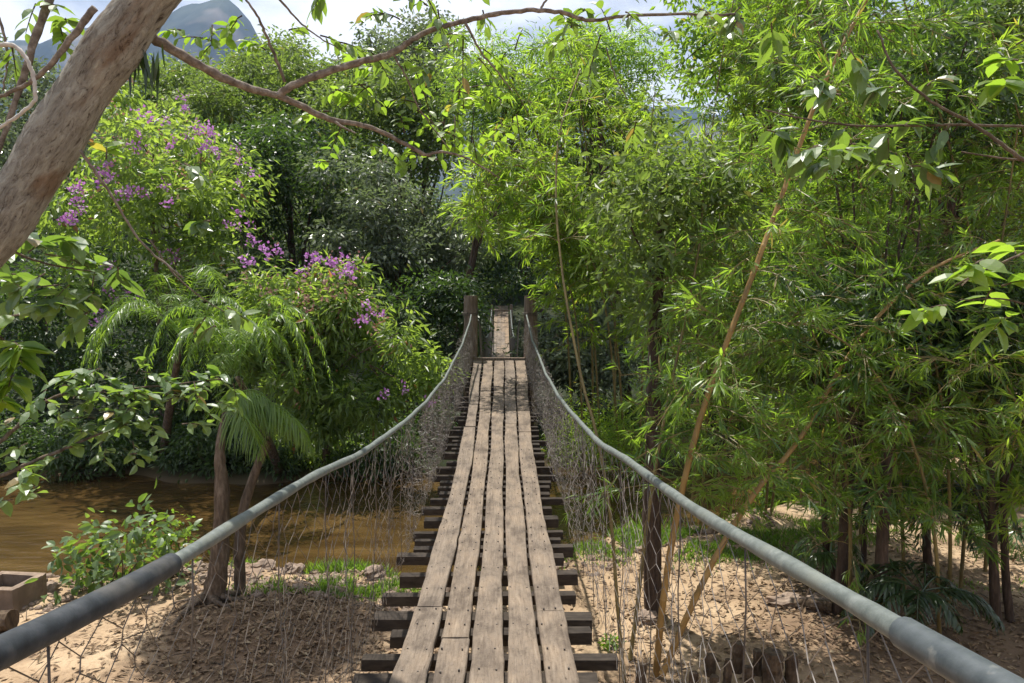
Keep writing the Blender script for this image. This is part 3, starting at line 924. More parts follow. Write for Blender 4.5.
def build_far_bridge():
    root = thing('suspension_bridge', 'smaller second suspension bridge seen beyond the pair of wooden posts', 'bridge', (0, 27, 1.0))
    ya, yb = 16.95, 36.8

    def dz(y):
        m = (ya + yb) / 2
        s = DZ - 1.15 * (1 - ((y - m) / ((yb - ya) / 2)) ** 2)
        return np.where(y > yb, DZ + .17 * (y - yb), s)
    dm = Mesh()
    for cx in (-.28, -.095, .09, .275):
        a = ya
        while a < 41:
            b = min(a + rng.uniform(2.6, 3.6), 41)
            n = 10; y = np.linspace(a, b - .01, n); z = dz(y) + rng.uniform(-.006, .006)
            rows = [(cx - .088, z - .04), (cx - .088, z), (cx + .088, z), (cx + .088, z - .04)]
            v = np.stack([np.stack([np.full(n, x), y, zz], -1) for x, zz in rows], 1)
            i = np.arange(n - 1)[:, None] * 4 + np.arange(4)[None, :]; i2 = np.arange(n - 1)[:, None] * 4 + (np.arange(4)[None, :] + 1) % 4
            dm.add(v.reshape(-1, 3), [np.stack([i, i2, i2 + 4, i + 4], -1).reshape(-1, 4), np.arange(4)[::-1][None], (np.arange(4) + (n - 1) * 4)[None]], rng.random())
            a = b
    dm.build('deck', M['plank_wood'], root)
    for s in (-1, 1):
        hm = Mesh(); y = np.linspace(ya, yb, 50)
        t = (y - ya) / (yb - ya)
        z = 3.05 + (2.75 - 3.05) * t - .8 * (1 - (2 * t - 1) ** 2)
        tube(hm, np.stack([np.full(50, s * .47), y, z], -1), .022, 8)
        hm.build('handrail', M['rope'], root, True)
        nm = Mesh(); k = np.arange(0, 49)
        P = np.stack([np.full(50, s * .47), y, z], -1); Q = np.stack([np.full(50, s * .42), y, dz(y) - .03], -1)
        A, B = [], []
        for f in np.linspace(0, 1, 7)[1:-1]:
            r_ = P * (1 - f) + Q * f; A.append(r_[:-1]); B.append(r_[1:])
        for f in (0, .33, .66):
            k2 = np.clip(np.arange(50) + f, 0, 49)
            pp = np.stack([np.interp(k2, np.arange(50), P[:, i]) for i in range(3)], 1); qq = np.stack([np.interp(k2, np.arange(50), Q[:, i]) for i in range(3)], 1)
            A.append(pp); B.append(qq)
        segments(nm, np.concatenate(A), np.concatenate(B), .003, 3); nm.build('netting', M['wire'], root)
        pm = Mesh(); tube(pm, [(s * .5, 37.0, gz(0, 37) - .3), (s * .5, 37.0, 1.5), (s * .5, 37, 3.02)], .075, 8)
        pm.build('post', M['post_wood'], root)
    bm = Mesh(); box(bm, (0, 36.9, 2.72), (1.0, .06, .07)); bm.build('crossbar', M['post_wood'], root)


build_far_bridge()


# ================================================================== FOREGROUND LEANING TREE
def build_leaning_tree():
    T = [(-3.05, 2.9, gz(-3.05, 2.9) - .1), (-2.75, 2.85, 2.3), (-2.3, 2.8, 3.1)]
    T += [tuple(at(-48, 290, 2.8)), tuple(at(17, 200, 2.8)), tuple(at(83, 92, 2.8)), tuple(at(147, 0, 2.8)), tuple(at(215, -95, 2.8)), tuple(at(290, -220, 2.75)), tuple(at(360, -420, 2.7))]
    root = thing('leaning_tree', 'pale flaking trunk leaning in at the top left, its thin boughs reaching over the bridge', 'tree', T[0])
    tm = Mesh(); p = smooth_path(T, 9)
    k = len(p)
    rad = np.interp(np.linspace(0, 1, k), [0, .3, .6, .8, 1], [.14, .098, .091, .082, .05]) * (1 + .05 * np.sin(np.arange(k) * .8))
    p = smooth_path(p, 3); rad = np.interp(np.linspace(0, 1, len(p)), np.linspace(0, 1, k), rad); k = len(p)
    tube(tm, p, rad, 40, True, wob=.012)
    trunk = tm.build('trunk', M['bark_pale'], root, True)
    bm = Mesh(); fm = Mesh(); dmm = Mesh()

    def br(pix, r0, r1, sides=8):
        pts = smooth_path([at(*q) for q in pix], 8)
        pts = pts + np.concatenate([np.zeros((1, 3)), rng.normal(size=(len(pts) - 1, 3)) * .0014])
        tube(bm, pts, np.linspace(r0, r1, len(pts)), sides, True, wob=.08)
        return pts
    b1 = br([(120, 10, 2.8), (157, 40, 2.92), (205, 68, 3.0), (245, 87, 3.1), (281, 97, 3.2), (330, 119, 3.3), (372, 128, 3.4), (425, 155, 3.5)], .022, .009)
    b2 = br([(277, 96, 3.19), (300, 82, 3.2), (345, 66, 3.25), (392, 53, 3.3), (420, 35, 3.3), (460, 22, 3.35), (515, 11, 3.4), (560, 12, 3.4), (590, 20, 3.45), (640, 15, 3.5), (735, 14, 3.6)], .017, .006)
    br([(425, 155, 3.5), (445, 152, 3.55), (470, 160, 3.6), (500, 178, 3.7)], .008, .003)
    br([(330, 119, 3.3), (345, 128, 3.3), (356, 133, 3.3)], .007, .003)
    br([(285, 82, 3.2), (268, 40, 3.15), (255, 12, 3.1), (238, -10, 3.1)], .007, .004)
    br([(275, -6, 3.15), (300, 22, 3.2), (320, 38, 3.25), (345, 52, 3.3)], .005, .002)
    br([(465, 22, 3.35), (480, 50, 3.4), (500, 75, 3.45), (513, 92, 3.5)], .006, .002)
    br([(392, 53, 3.3), (408, 80, 3.35), (420, 110, 3.4), (450, 150, 3.5)], .005, .002)
    br([(540, 11, 3.4), (548, -4, 3.4), (556, -20, 3.4)], .006, .003)
    br([(606, 48, 3.5), (615, 75, 3.5), (628, 100, 3.5)], .004, .002)
    br([(60, -30, 2.9), (35, 40, 2.85), (16, 100, 2.85), (-8, 170, 2.85)], .016, .009)
    br([(95, 8, 2.7), (70, 40, 2.7), (45, 70, 2.7), (20, 88, 2.72), (-10, 100, 2.75)], .012, .006)
    wm_ = Mesh(); keep = bm; bm = wm_
    br([(-10, 46, 2.5), (14, 46, 2.5), (28, 62, 2.5), (35, 85, 2.5), (33, 102, 2.5), (15, 118, 2.5), (-10, 134, 2.5)], .0075, .005)
    bm = keep
    br([(-5, 8, 2.9), (4, 35, 2.9), (8, 60, 2.9), (3, 90, 2.9)], .006, .003)
    br([(80, 150, 2.75), (108, 190, 2.8), (140, 240, 2.85), (183, 278, 2.9)], .006, .003)
    shade_crown_c = np.array([-3.9, 10.6, 9.0])  # unseen crown and its long limb, added overhead to shade the left bank
    tube(bm, smooth_path([p[-6], p[-1] + np.array([-.6, 2.2, 1.0]), np.array([-3.4, 8.0, 8.6]), shade_crown_c], 6), np.linspace(.06, .02, 19), 8)
    C = clump_centres([[*shade_crown_c, 1.2, 1.05, .55]], 130, .1, 1.0)
    for q in C[:14]:
        limb(bm, shade_crown_c, q, .018, .006)
    cm = Mesh(); foliage(cm, C, .42, 110, .13, .07); cm.build('crown', M['gloss_leaf'], root)  # leaves of the added shade caster, out of view
    bm.build('boughs', M['bark_grey'], root, True)
    wm_.build('dead_twig', M['bark_white'], root, True)
    gl = Mesh()
    # dark leaves along the upper bough, mostly against the sky
    for u, v, d, n, s in [(395, 22, 3.3, 16, .12), (425, 8, 3.3, 18, .14), (450, 40, 3.35, 14, .12), (380, 50, 3.3, 10, .1), (320, 36, 3.25, 8, .09), (300, 30, 3.2, 6, .07), (345, 40, 3.3, 8, .09),
                          (440, 65, 3.4, 14, .12), (415, 45, 3.35, 10, .1), (560, 25, 3.45, 12, .09), (585, 12, 3.45, 16, .12), (605, 28, 3.5, 18, .13), (625, 8, 3.5, 14, .13), (480, -5, 3.4, 16, .13),
                          (330, -12, 3.3, 10, .1), (250, -8, 3.1, 8, .09), (570, 42, 3.45, 8, .07), (655, 30, 3.5, 10, .1), (740, 20, 3.6, 14, .1), (740, 8, 3.6, 10, .1), (640, 120, 3.55, 8, .08), (30, 5, 2.9, 12, .1), (70, 20, 2.9, 10, .09), (10, 60, 2.9, 8, .09), (700, 10, 3.6, 8, .1)]:
        spray(gl, dmm, at(u, v, d), n, s, .075, .034, .5)
    gl.build('leaves', [M['gloss_leaf'], M['bark_dark']], root)
    for u, v, d, n, s in [(365, 60, 3.5, 14, .14), (390, 75, 3.6, 16, .16), (410, 130, 3.7, 16, .16), (380, 140, 3.6, 14, .14), (440, 90, 3.7, 18, .16), (465, 125, 3.8, 16, .16), (480, 60, 3.8, 14, .15), (495, 100, 3.8, 16, .16), (430, 150, 3.7, 12, .14), (350, 90, 3.5, 10, .12), (510, 60, 3.8, 12, .14), (225, 20, 3.3, 12, .12), (400, 100, 3.6, 16, .16), (430, 120, 3.6, 18, .16), (370, 100, 3.6, 14, .14), (455, 110, 3.7, 16, .15), (345, 145, 3.6, 12, .13), (470, 85, 3.7, 14, .14), (420, 80, 3.6, 12, .13), (330, 110, 3.5, 10, .12),
                          (450, 140, 3.7, 14, .15), (490, 130, 3.8, 14, .15), (215, 40, 3.3, 12, .12), (240, 30, 3.3, 10, .12), (250, 55, 3.3, 10, .12), (500, 150, 3.8, 12, .13), (520, 110, 3.8, 12, .14), (110, 165, 2.85, 8, .1), (185, 25, 3.2, 8, .1), (60, 10, 3.0, 10, .1)]:
        spray(fm, dmm, at(u, v, d), n, s, .062, .034, .4)
    o = fm.build('leaves', [M['fresh_leaf'], M['bark_dark']], root); o['label'] = 'thin yellow-green young leaves on the lower bough'
    hl = Mesh(); m_ = 16
    P = at(146, 52, 2.86) + rng.normal(size=(m_, 3)) * np.array([.03, .03, .015])
    leaves(hl, P, unit(rng.normal(size=(m_, 3)) * .13 + np.array([0, 0, -1.0])), unit(rdir(m_) + np.array([0, -1.0, 0])), rng.uniform(.1, .2, m_), .013, 'blade', rng.random(m_) * .9, .2, .05)
    o = hl.build('leaves', M['palm_dark'], root); o['label'] = 'tuft of long dark strap leaves hanging behind the trunk'


build_leaning_tree()

# ---- boughs reaching in from the sides
def bough(label, stems, sprays, L, W, leafm='gloss_leaf', bark='bark_brown', hang=.35, name='leafy_bough', group=None):
    st = [([at(*q) for q in pix], r0, r1) for pix, r0, r1 in stems]
    sp = [(at(u, v, d), n, s) for u, v, d, n, s in sprays]
    return leafy_branch(name, label, 'bough', st, sp, leafm, bark, L, W, hang=hang, group=group)


bough('brown twig bough with large dark glossy leaves crossing the upper right bamboo',
      [([(1060, 175, 2.9), (1024, 160, 2.9), (982, 130, 2.95), (930, 100, 3.0), (893, 66, 3.05), (878, 30, 3.1)], .009, .004),
       ([(1060, 128, 3.0), (960, 125, 3.0), (860, 126, 3.05), (800, 118, 3.1), (765, 110, 3.1)], .006, .003),
       ([(1040, 162, 3.0), (1000, 158, 3.0), (962, 152, 3.0)], .005, .003)],
      [(770, 128, 3.1, 10, .09), (785, 135, 3.1, 8, .08), (820, 140, 3.05, 16, .11), (832, 165, 3.05, 10, .08), (850, 128, 3.05, 12, .1), (890, 130, 3.0, 14, .1), (905, 160, 3.0, 16, .1), (925, 170, 3.0, 10, .08),
       (945, 128, 3.0, 8, .08), (870, 50, 3.1, 10, .1), (895, 90, 3.05, 8, .08), (930, 85, 3.0, 8, .08), (910, 120, 3.0, 8, .09), (845, 105, 3.1, 8, .1), (775, 35, 3.2, 10, .1), (800, 75, 3.2, 8, .1)],
      .105, .048, 'gloss_leaf', hang=.6)
bough('light green lobed-leaf bough hanging in at the right edge of the picture',
      [([(1070, 230, 2.6), (1030, 250, 2.6), (990, 268, 2.6), (955, 285, 2.6)], .006, .003), ([(1060, 320, 2.6), (1010, 300, 2.6), (960, 300, 2.6)], .005, .002)],
      [(985, 262, 2.6, 10, .1), (960, 282, 2.6, 10, .09), (1000, 290, 2.6, 12, .1), (950, 305, 2.6, 8, .07), (1010, 320, 2.6, 8, .1), (1015, 245, 2.6, 8, .09), (1010, 60, 2.7, 8, .1), (1005, 80, 2.7, 8, .08), (1020, 40, 2.7, 6, .08)],
      .10, .055, 'fresh_leaf', hang=.25)
bough('bough of whitish glossy leaves reaching over the brown river towards the leaning palm trunk',
      [([(-60, 500, 4.7), (0, 476, 4.8), (50, 455, 4.9), (85, 440, 5.0), (130, 420, 5.1)], .018, .006), ([(-40, 470, 4.8), (0, 442, 4.9), (30, 415, 5.0), (60, 395, 5.1), (110, 390, 5.2), (170, 385, 5.3), (225, 378, 5.4)], .016, .005)],
      [(45, 390, 5.0, 14, .16), (70, 400, 5.1, 16, .18), (100, 395, 5.1, 20, .2), (130, 385, 5.2, 22, .2), (160, 395, 5.2, 22, .2), (190, 385, 5.3, 22, .18), (215, 385, 5.4, 18, .15), (120, 420, 5.1, 18, .18), (150, 415, 5.2, 18, .18), (105, 440, 5.0, 14, .16), (115, 460, 5.0, 10, .12),
       (140, 440, 5.1, 12, .14), (15, 435, 4.9, 12, .15), (20, 460, 4.8, 12, .14), (60, 455, 4.9, 12, .14), (40, 480, 4.8, 10, .14), (5, 490, 4.7, 10, .12), (85, 375, 5.1, 16, .16), (140, 372, 5.2, 14, .16), (55, 500, 4.9, 8, .12), (10, 400, 4.9, 8, .12), (95, 410, 5.1, 16, .2), (125, 400, 5.1, 18, .2), (150, 400, 5.2, 18, .2), (175, 405, 5.2, 16, .18), (200, 395, 5.3, 16, .16), (225, 380, 5.4, 16, .14), (80, 430, 5.0, 12, .16), (65, 385, 5.0, 12, .16), (110, 370, 5.1, 14, .18)],
      .115, .058, 'gloss_leaf', hang=.1)
bough('spray of big soft green leaves hanging just below the pale leaning trunk',
      [([(-50, 225, 3.3), (0, 245, 3.3), (40, 262, 3.35), (95, 272, 3.4)], .009, .003), ([(-40, 300, 3.2), (10, 290, 3.3), (60, 285, 3.3)], .007, .003)],
      [(45, 250, 3.3, 14, .13), (70, 270, 3.4, 14, .13), (95, 285, 3.4, 12, .12), (30, 290, 3.3, 12, .12), (60, 300, 3.3, 12, .12), (15, 265, 3.3, 12, .12), (90, 310, 3.4, 10, .1), (50, 230, 3.35, 8, .1), (15, 235, 3.3, 8, .1), (115, 265, 3.45, 8, .1)],
      .125, .062, 'gloss_leaf', hang=.3)
bough('cluster of bright backlit leaves at the left edge above the river bough',
      [([(-60, 310, 2.5), (-10, 330, 2.5), (15, 350, 2.5)], .006, .003)],
      [(5, 330, 2.5, 10, .09), (15, 350, 2.5, 10, .08), (5, 375, 2.5, 10, .08), (20, 315, 2.5, 8, .06), (0, 395, 2.5, 6, .05)],
      .10, .05, 'fresh_leaf', hang=.5)
bough('pale leaf spray hanging from a thin twig in front of the feathery palm',
      [([(150, 240, 3.0), (175, 275, 3.0), (205, 300, 3.0), (225, 312, 3.0)], .004, .002)],
      [(222, 305, 3.0, 9, .06), (215, 325, 3.0, 6, .05), (205, 318, 3.0, 5, .04), (205, 215, 3.1, 9, .08), (180, 160, 3.1, 10, .1), (160, 180, 3.1, 8, .09)],
      .085, .04, 'gloss_leaf', hang=.4)


# ================================================================== FLOWERING SHRUB TREES
def blossoms(root, C, pick, n, size, name='blossoms', mat='petal', per=26, up=.45, lift=.15):
    bm = Mesh()
    idx = np.argsort(-(C @ np.array(pick)))[:n]
    idx = rng.choice(idx, min(n, len(idx)), False)
    for c in C[idx]:
        c = c + np.array([rng.normal() * .15, -.25, lift]) + rng.normal(size=3) * .15
        m = per
        P = c + rng.normal(size=(m, 3)) * size * np.array([1, .8, .9])
        leaves(bm, P, unit(rdir(m) + np.array([0, -.2, .3])), unit(rdir(m) + np.array([0, -.6, .4])), rng.uniform(.8, 1.2, m) * .075, .062, 'diamond', rng.random(m), .1, .1)
    bm.build(name, M[mat], root)


FL = Mesh()


def reset_fl():
    FL.v, FL.f, FL.t, FL.n, FL.m = [], [], [], 0, []


def blossoms_at(root, C, u, v, d, size):
    q = C - EYE
    pu, pv = 503 + q[:, 0] / q[:, 1] * FPX, 290 - q[:, 2] / q[:, 1] * FPX
    dist = np.hypot(pu - u, pv - v)
    near = dist < 26
    d = C[near][:, 1].min() - .4 if near.any() else C[np.argsort(dist)[:4]][:, 1].min() - .4
    for _ in range(3 if size < .061 and d > 15 else 2):
        c = at(u + rng.normal() * 7, v + rng.normal() * 6, d + rng.normal() * .1)
        m = 14
        P = c + rng.normal(size=(m, 3)) * size * np.array([1, .8, .9])
        leaves(FL, P, unit(rdir(m) + np.array([0, -.2, .3])), unit(rdir(m) + np.array([0, -.6, .4])), rng.uniform(.8, 1.2, m) * .075, .06, 'diamond', rng.random(m), .1, .1)


F_UP = [(u, v, 16.6) for u, v in [(150, 118), (135, 138), (165, 140), (213, 135), (222, 142), (236, 150), (198, 140), (108, 178), (122, 184), (127, 188), (75, 192), (82, 203), (72, 214), (67, 218), (236, 218), (243, 240), (104, 316), (98, 322), (108, 268), (110, 288), (155, 198), (172, 258), (140, 300), (243, 172), (185, 107), (206, 130), (100, 170)]]
F_LOW = [(u, v, 14.2) for u, v in [(318, 256), (326, 264), (340, 262), (335, 272), (350, 275), (300, 268), (262, 245), (275, 250), (372, 318), (368, 322), (255, 262), (393, 396), (430, 402)]]


def tib_extra(nb, size, nbud):
    def f(root, C):
        for u, v, d in nb:
            blossoms_at(root, C, u, v, d, size)
        if nb:
            FL.build('blossoms', M['petal'], root)
            reset_fl()
        blossoms(root, C, (0, -.3, 1.0), nbud, .1, 'flower_buds', 'bud', 8)  # dried pink flower buds, not open blossoms
    return f


px_tree('flowering_tree', 'tall purple-flowering tree on the far bank beneath the leaning pale trunk', 'tree', 150, 205, 18.5, 105, M['tib_leaf'], M['bark_brown'], n=150, per=60, L=.2, W=.08, cr=.6, asp=1.15, nl=7, tr=.12,
        extra=tib_extra(F_UP, .06, 60), low=.7)
fb = at(325, 470, 16.0); fb[2] = gz(fb[0], fb[1]) - .05
lob = []
for u, v, d, rx, rz in [(330, 325, 15.2, 1.15, .75), (272, 300, 15.4, .75, .65), (395, 345, 15.0, .75, .6), (425, 375, 14.9, .45, .4), (300, 380, 15.2, .9, .7), (365, 395, 15.0, .8, .6), (250, 350, 15.4, .7, .6), (320, 425, 15.4, .8, .5), (345, 285, 15.5, .6, .45)]:
    lob.append([*at(u, v, d), rx, rx * .8, rz])
broad_tree('flowering_tree', 'low spreading purple-flowering shrub tree between the feathery palm and the bridge', 'tree', fb, [fb, at(328, 420, 15.6), at(332, 350, 15.4), at(335, 300, 15.4)], (.10, .03), lob, M['tib_leaf'], M['bark_brown'],
           n=260, cr=.42, per=48, L=.19, W=.058, limbs=26, droop=.5, low=.8, extra=tib_extra(F_LOW, .06, 80), limb_r=.025, shell=.35, tvar=.4)

# ================================================================== BACKGROUND TREES ON THE FAR SIDE
px_tree('broadleaf_tree', 'silvery grey-green tree left of the bridge posts, rising behind the flowering shrub tree', 'tree', 398, 225, 23, 78, M['silver_leaf'], M['bark_dark'], n=190, per=80, L=.17, W=.075, cr=.6, asp=1.0, nl=8, tr=.2, low=.6)
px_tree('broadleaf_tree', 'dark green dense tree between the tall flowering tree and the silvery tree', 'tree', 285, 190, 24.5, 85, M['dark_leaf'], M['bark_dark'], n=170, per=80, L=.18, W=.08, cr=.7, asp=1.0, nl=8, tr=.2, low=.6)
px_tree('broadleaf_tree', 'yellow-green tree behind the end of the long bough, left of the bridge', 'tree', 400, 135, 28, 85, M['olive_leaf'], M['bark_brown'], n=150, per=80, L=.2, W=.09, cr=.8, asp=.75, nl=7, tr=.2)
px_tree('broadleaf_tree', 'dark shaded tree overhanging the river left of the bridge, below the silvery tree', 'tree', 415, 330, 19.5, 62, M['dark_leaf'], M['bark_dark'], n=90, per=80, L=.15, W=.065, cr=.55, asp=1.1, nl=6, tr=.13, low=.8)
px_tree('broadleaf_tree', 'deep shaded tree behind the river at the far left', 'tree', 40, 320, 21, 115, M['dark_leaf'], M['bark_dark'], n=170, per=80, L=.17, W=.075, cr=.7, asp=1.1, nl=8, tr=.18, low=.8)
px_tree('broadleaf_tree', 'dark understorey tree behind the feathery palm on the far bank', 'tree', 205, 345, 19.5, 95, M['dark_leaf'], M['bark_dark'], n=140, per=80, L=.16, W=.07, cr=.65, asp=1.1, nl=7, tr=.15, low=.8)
px_tree('broadleaf_tree', 'pale olive tree on the hillside right below the blue mountain', 'tree', 245, 128, 36, 88, M['olive_leaf'], M['bark_brown'], n=170, per=80, L=.24, W=.10, cr=.85, asp=.7, nl=8, tr=.22)
px_tree('broadleaf_tree', 'greyish hillside tree seen behind the leaning trunk at the far left', 'tree', 60, 140, 33, 110, M['silver_leaf'], M['bark_dark'], n=150, per=80, L=.24, W=.11, cr=.9, asp=.8, nl=7, tr=.22)
px_tree('broadleaf_tree', 'mid green hillside tree between the pale olive tree and the yellow-green tree', 'tree', 325, 118, 33, 78, M['olive_leaf'], M['bark_brown'], n=130, per=80, L=.22, W=.10, cr=.85, asp=.9, nl=7, tr=.22)
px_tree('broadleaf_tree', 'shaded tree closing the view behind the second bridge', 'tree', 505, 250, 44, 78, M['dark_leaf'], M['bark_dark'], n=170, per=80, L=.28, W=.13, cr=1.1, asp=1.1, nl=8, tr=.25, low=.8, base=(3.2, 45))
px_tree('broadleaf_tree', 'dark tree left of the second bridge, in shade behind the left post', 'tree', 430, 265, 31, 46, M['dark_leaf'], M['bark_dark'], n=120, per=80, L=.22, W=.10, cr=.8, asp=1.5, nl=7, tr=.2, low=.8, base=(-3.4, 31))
px_tree('broadleaf_tree', 'grey-green shrub tree just right of the wooden posts across the river', 'tree', 590, 350, 19.5, 62, M['silver_leaf'], M['bark_dark'], n=120, per=80, L=.15, W=.065, cr=.5, asp=1.0, nl=7, tr=.12, low=.9)
px_tree('broadleaf_tree', 'tall green tree behind the bamboo over the bridge posts', 'tree', 590, 170, 23, 110, M['olive_leaf'], M['bark_dark'], n=190, per=80, L=.18, W=.08, cr=.8, asp=.9, nl=8, tr=.22, low=.7)
px_tree('broadleaf_tree', 'leafy tree behind the tan bamboo stems, beyond the river', 'tree', 720, 300, 21, 125, M['olive_leaf'], M['bark_dark'], n=200, per=80, L=.18, W=.08, cr=.75, asp=1.1, nl=8, tr=.22, low=.8)
px_tree('broadleaf_tree', 'leafy tree beyond the river behind the upper tan bamboo', 'tree', 790, 190, 26, 110, M['fresh_leaf'], M['bark_dark'], n=170, per=80, L=.2, W=.09, cr=.85, asp=.9, nl=8, tr=.22, low=.7)
px_tree('broadleaf_tree', 'dark tree at the back of the sandy clearing on the right', 'tree', 900, 330, 23, 140, M['dark_leaf'], M['bark_dark'], n=200, per=80, L=.18, W=.08, cr=.85, asp=1.0, nl=8, tr=.22, low=.8)
px_tree('broadleaf_tree', 'bright tree behind the dark glossy bough in the upper right corner', 'tree', 960, 140, 20, 130, M['fresh_leaf'], M['bark_dark'], n=190, per=80, L=.17, W=.08, cr=.75, asp=.9, nl=8, tr=.2, low=.7)
px_tree('broadleaf_tree', 'dense shaded tree at the right edge behind the twin slender stems', 'tree', 1040, 400, 14, 105, M['dark_leaf'], M['bark_dark'], n=150, per=80, L=.14, W=.06, cr=.6, asp=1.2, nl=7, tr=.14, low=.8)
px_tree('broadleaf_tree', 'high leafy tree filling the top of the view right of the sky opening', 'tree', 780, 35, 16, 100, M['fresh_leaf'], M['bark_dark'], n=170, per=70, L=.15, W=.065, cr=.6, asp=.75, nl=8, tr=.16, low=.8, base=(7.0, 20.5))
px_tree('broadleaf_tree', 'high leafy tree at the top right, behind the lobed-leaf bough', 'tree', 990, 50, 14, 110, M['olive_leaf'], M['bark_dark'], n=170, per=70, L=.14, W=.06, cr=.6, asp=.75, nl=8, tr=.16, low=.8, base=(10.5, 19.5))
px_tree('broadleaf_tree', 'high leafy tree at the top behind the end of the upper bough', 'tree', 590, 75, 19, 60, M['bamboo_leaf'], M['bark_dark'], n=120, per=100, L=.17, W=.026, cr=.5, asp=.9, style='blade', nl=7, tr=.15, low=.8, base=(3.6, 20.5))
px_tree('broadleaf_tree', 'tall grey-green tree rising against the sky behind the upper bough', 'tree', 428, 52, 30, 52, M['silver_leaf'], M['bark_dark'], n=110, per=70, L=.2, W=.085, cr=.75, asp=1.15, nl=7, tr=.2, low=.8)
px_tree('broadleaf_tree', 'feathery yellow-green tree top against the sky just left of the bamboo', 'tree', 515, 92, 21, 62, M['bamboo_leaf'], M['bark_dark'], n=130, per=100, L=.17, W=.026, cr=.55, asp=1.0, style='blade', nl=7, tr=.16, low=.8, base=(-1.6, 21.5))
px_tree('broadleaf_tree', 'bright hillside tree under the mountain, just right of the pale olive tree', 'tree', 290, 92, 38, 62, M['olive_leaf'], M['bark_brown'], n=120, per=70, L=.24, W=.1, cr=.9, asp=.6, nl=7, tr=.22)
px_tree('broadleaf_tree', 'hillside tree at the foot of the mountain next to the leaning trunk', 'tree', 185, 100, 40, 75, M['olive_leaf'], M['bark_brown'], n=120, per=70, L=.26, W=.11, cr=.95, asp=.6, nl=7, tr=.22)
# far wall of forest trees, alike: one tree copied
proto = px_tree('forest_tree', 'forest tree in the continuous green wall on the slope behind the nearer trees', 'tree', 1180, 190, 50, 80, M['olive_leaf'], M['bark_dark'], n=170, per=70, L=.34, W=.16, cr=1.3, asp=1.1, nl=8, tr=.3,
                group='forest trees on the slope behind', low=.8)


def copy_tree(o, loc, rz, sc):
    c = o.copy(); COL.objects.link(c); c.location = loc; c.rotation_euler = (0, 0, rz); c.scale = (sc, sc, sc * rng.uniform(.85, 1.15))
    for ch in o.children:
        k = ch.copy(); COL.objects.link(k); k.parent = c
    return c


for u, d, sc in [(-60, 48, .85), (10, 55, .85), (120, 56, .75), (215, 58, .72), (300, 50, .66), (370, 56, .75), (450, 52, .75), (530, 56, .85), (600, 50, .75), (690, 54, .6), (770, 48, 1.05), (860, 52, 1.05), (940, 47, 1.1), (1030, 50, 1.1), (1110, 45, 1.1)]:
    q = at(u, 290, d)
    copy_tree(proto, (q[0], q[1], gz(q[0], q[1]) - .1), rng.uniform(0, 6.28), sc)


# low plants along the far waterline
def bush(name, label, u, v, d, rpx, leafm, n=40, per=60, L=.13, W=.05, cr=.35, asp=.9, cat='bush', group=None, style='diamond', droop=.2, stems=10, base_z=None):
    c = at(u, v, d); r = rpx * d / FPX
    bz = gz(c[0], c[1]) if base_z is None else base_z
    b = np.array([c[0], c[1], bz])
    root = thing(name, label, cat, b, group)
    C = clump_centres([[*c, r * .8, r * .7, r * asp * .8], [c[0] - r * .4, c[1], c[2] - r * asp * .3, r * .5, r * .5, r * .5 * asp], [c[0] + r * .45, c[1], c[2] - r * asp * .2, r * .5, r * .5, r * .55 * asp]], n, .4, 1.0)
    C[:, 2] = np.maximum(C[:, 2], bz + .08)
    sm = Mesh()
    for k in range(min(stems, n)):
        limb(sm, b + rng.normal(size=3) * np.array([.06, .06, 0]) - np.array([0, 0, .03]), C[k], .012, .004, 5)
    sm.build('stems', M['bark_brown'], root, True)
    fm = Mesh(); foliage(fm, C, cr, per, L, W, style, droop); fm.build('foliage', leafm, root)
    return root


bush('shrub', 'broad-leaved shrub at the water edge behind the black handrail sleeve', 120, 550, 9.2, 78, M['gloss_leaf'], 50, 11, .14, .078, .24, .8, style='broad')
bush('shrub', 'small upright seedling shrub beside the leaning palm trunk at the waterline', 178, 535, 9.6, 26, M['fresh_leaf'], 14, 12, .075, .035, .2, 1.4, style='broad', stems=6)
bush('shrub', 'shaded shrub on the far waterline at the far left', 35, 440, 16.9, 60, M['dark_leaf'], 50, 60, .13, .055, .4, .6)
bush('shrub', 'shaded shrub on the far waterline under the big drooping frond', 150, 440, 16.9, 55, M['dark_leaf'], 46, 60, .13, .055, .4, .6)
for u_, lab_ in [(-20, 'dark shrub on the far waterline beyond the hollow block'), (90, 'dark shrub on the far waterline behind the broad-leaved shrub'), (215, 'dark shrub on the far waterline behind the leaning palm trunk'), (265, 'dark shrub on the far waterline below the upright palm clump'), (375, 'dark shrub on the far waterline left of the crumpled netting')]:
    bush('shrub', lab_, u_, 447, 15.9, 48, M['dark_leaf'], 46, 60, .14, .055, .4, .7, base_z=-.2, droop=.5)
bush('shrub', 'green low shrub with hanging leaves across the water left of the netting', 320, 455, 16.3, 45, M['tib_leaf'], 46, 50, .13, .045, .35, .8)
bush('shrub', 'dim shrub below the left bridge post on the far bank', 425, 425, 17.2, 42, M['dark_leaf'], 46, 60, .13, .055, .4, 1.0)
bush('shrub', 'bright narrow-leaved shrub right of the netting at the far bank', 590, 430, 15.8, 52, M['bamboo_fresh'], 60, 60, .15, .02, .4, .9, style='blade')
bush('shrub', 'green narrow-leaved shrub across the river behind the thin brown bamboo', 655, 425, 17.0, 62, M['bamboo_leaf'], 60, 70, .15, .022, .45, .9, style='blade')
bush('shrub', 'tiny yellow-green weed on the sand beside the joist ends', 610, 652, 7.55, 9, M['fresh_leaf'], 6, 12, .06, .03, .06, .8, style='broad', stems=4, cat='weed')
bush('shrub', 'leafy shrub at the back of the clearing between the slender dark stems', 800, 520, 13.5, 40, M['fresh_leaf'], 40, 45, .14, .05, .35, .9)
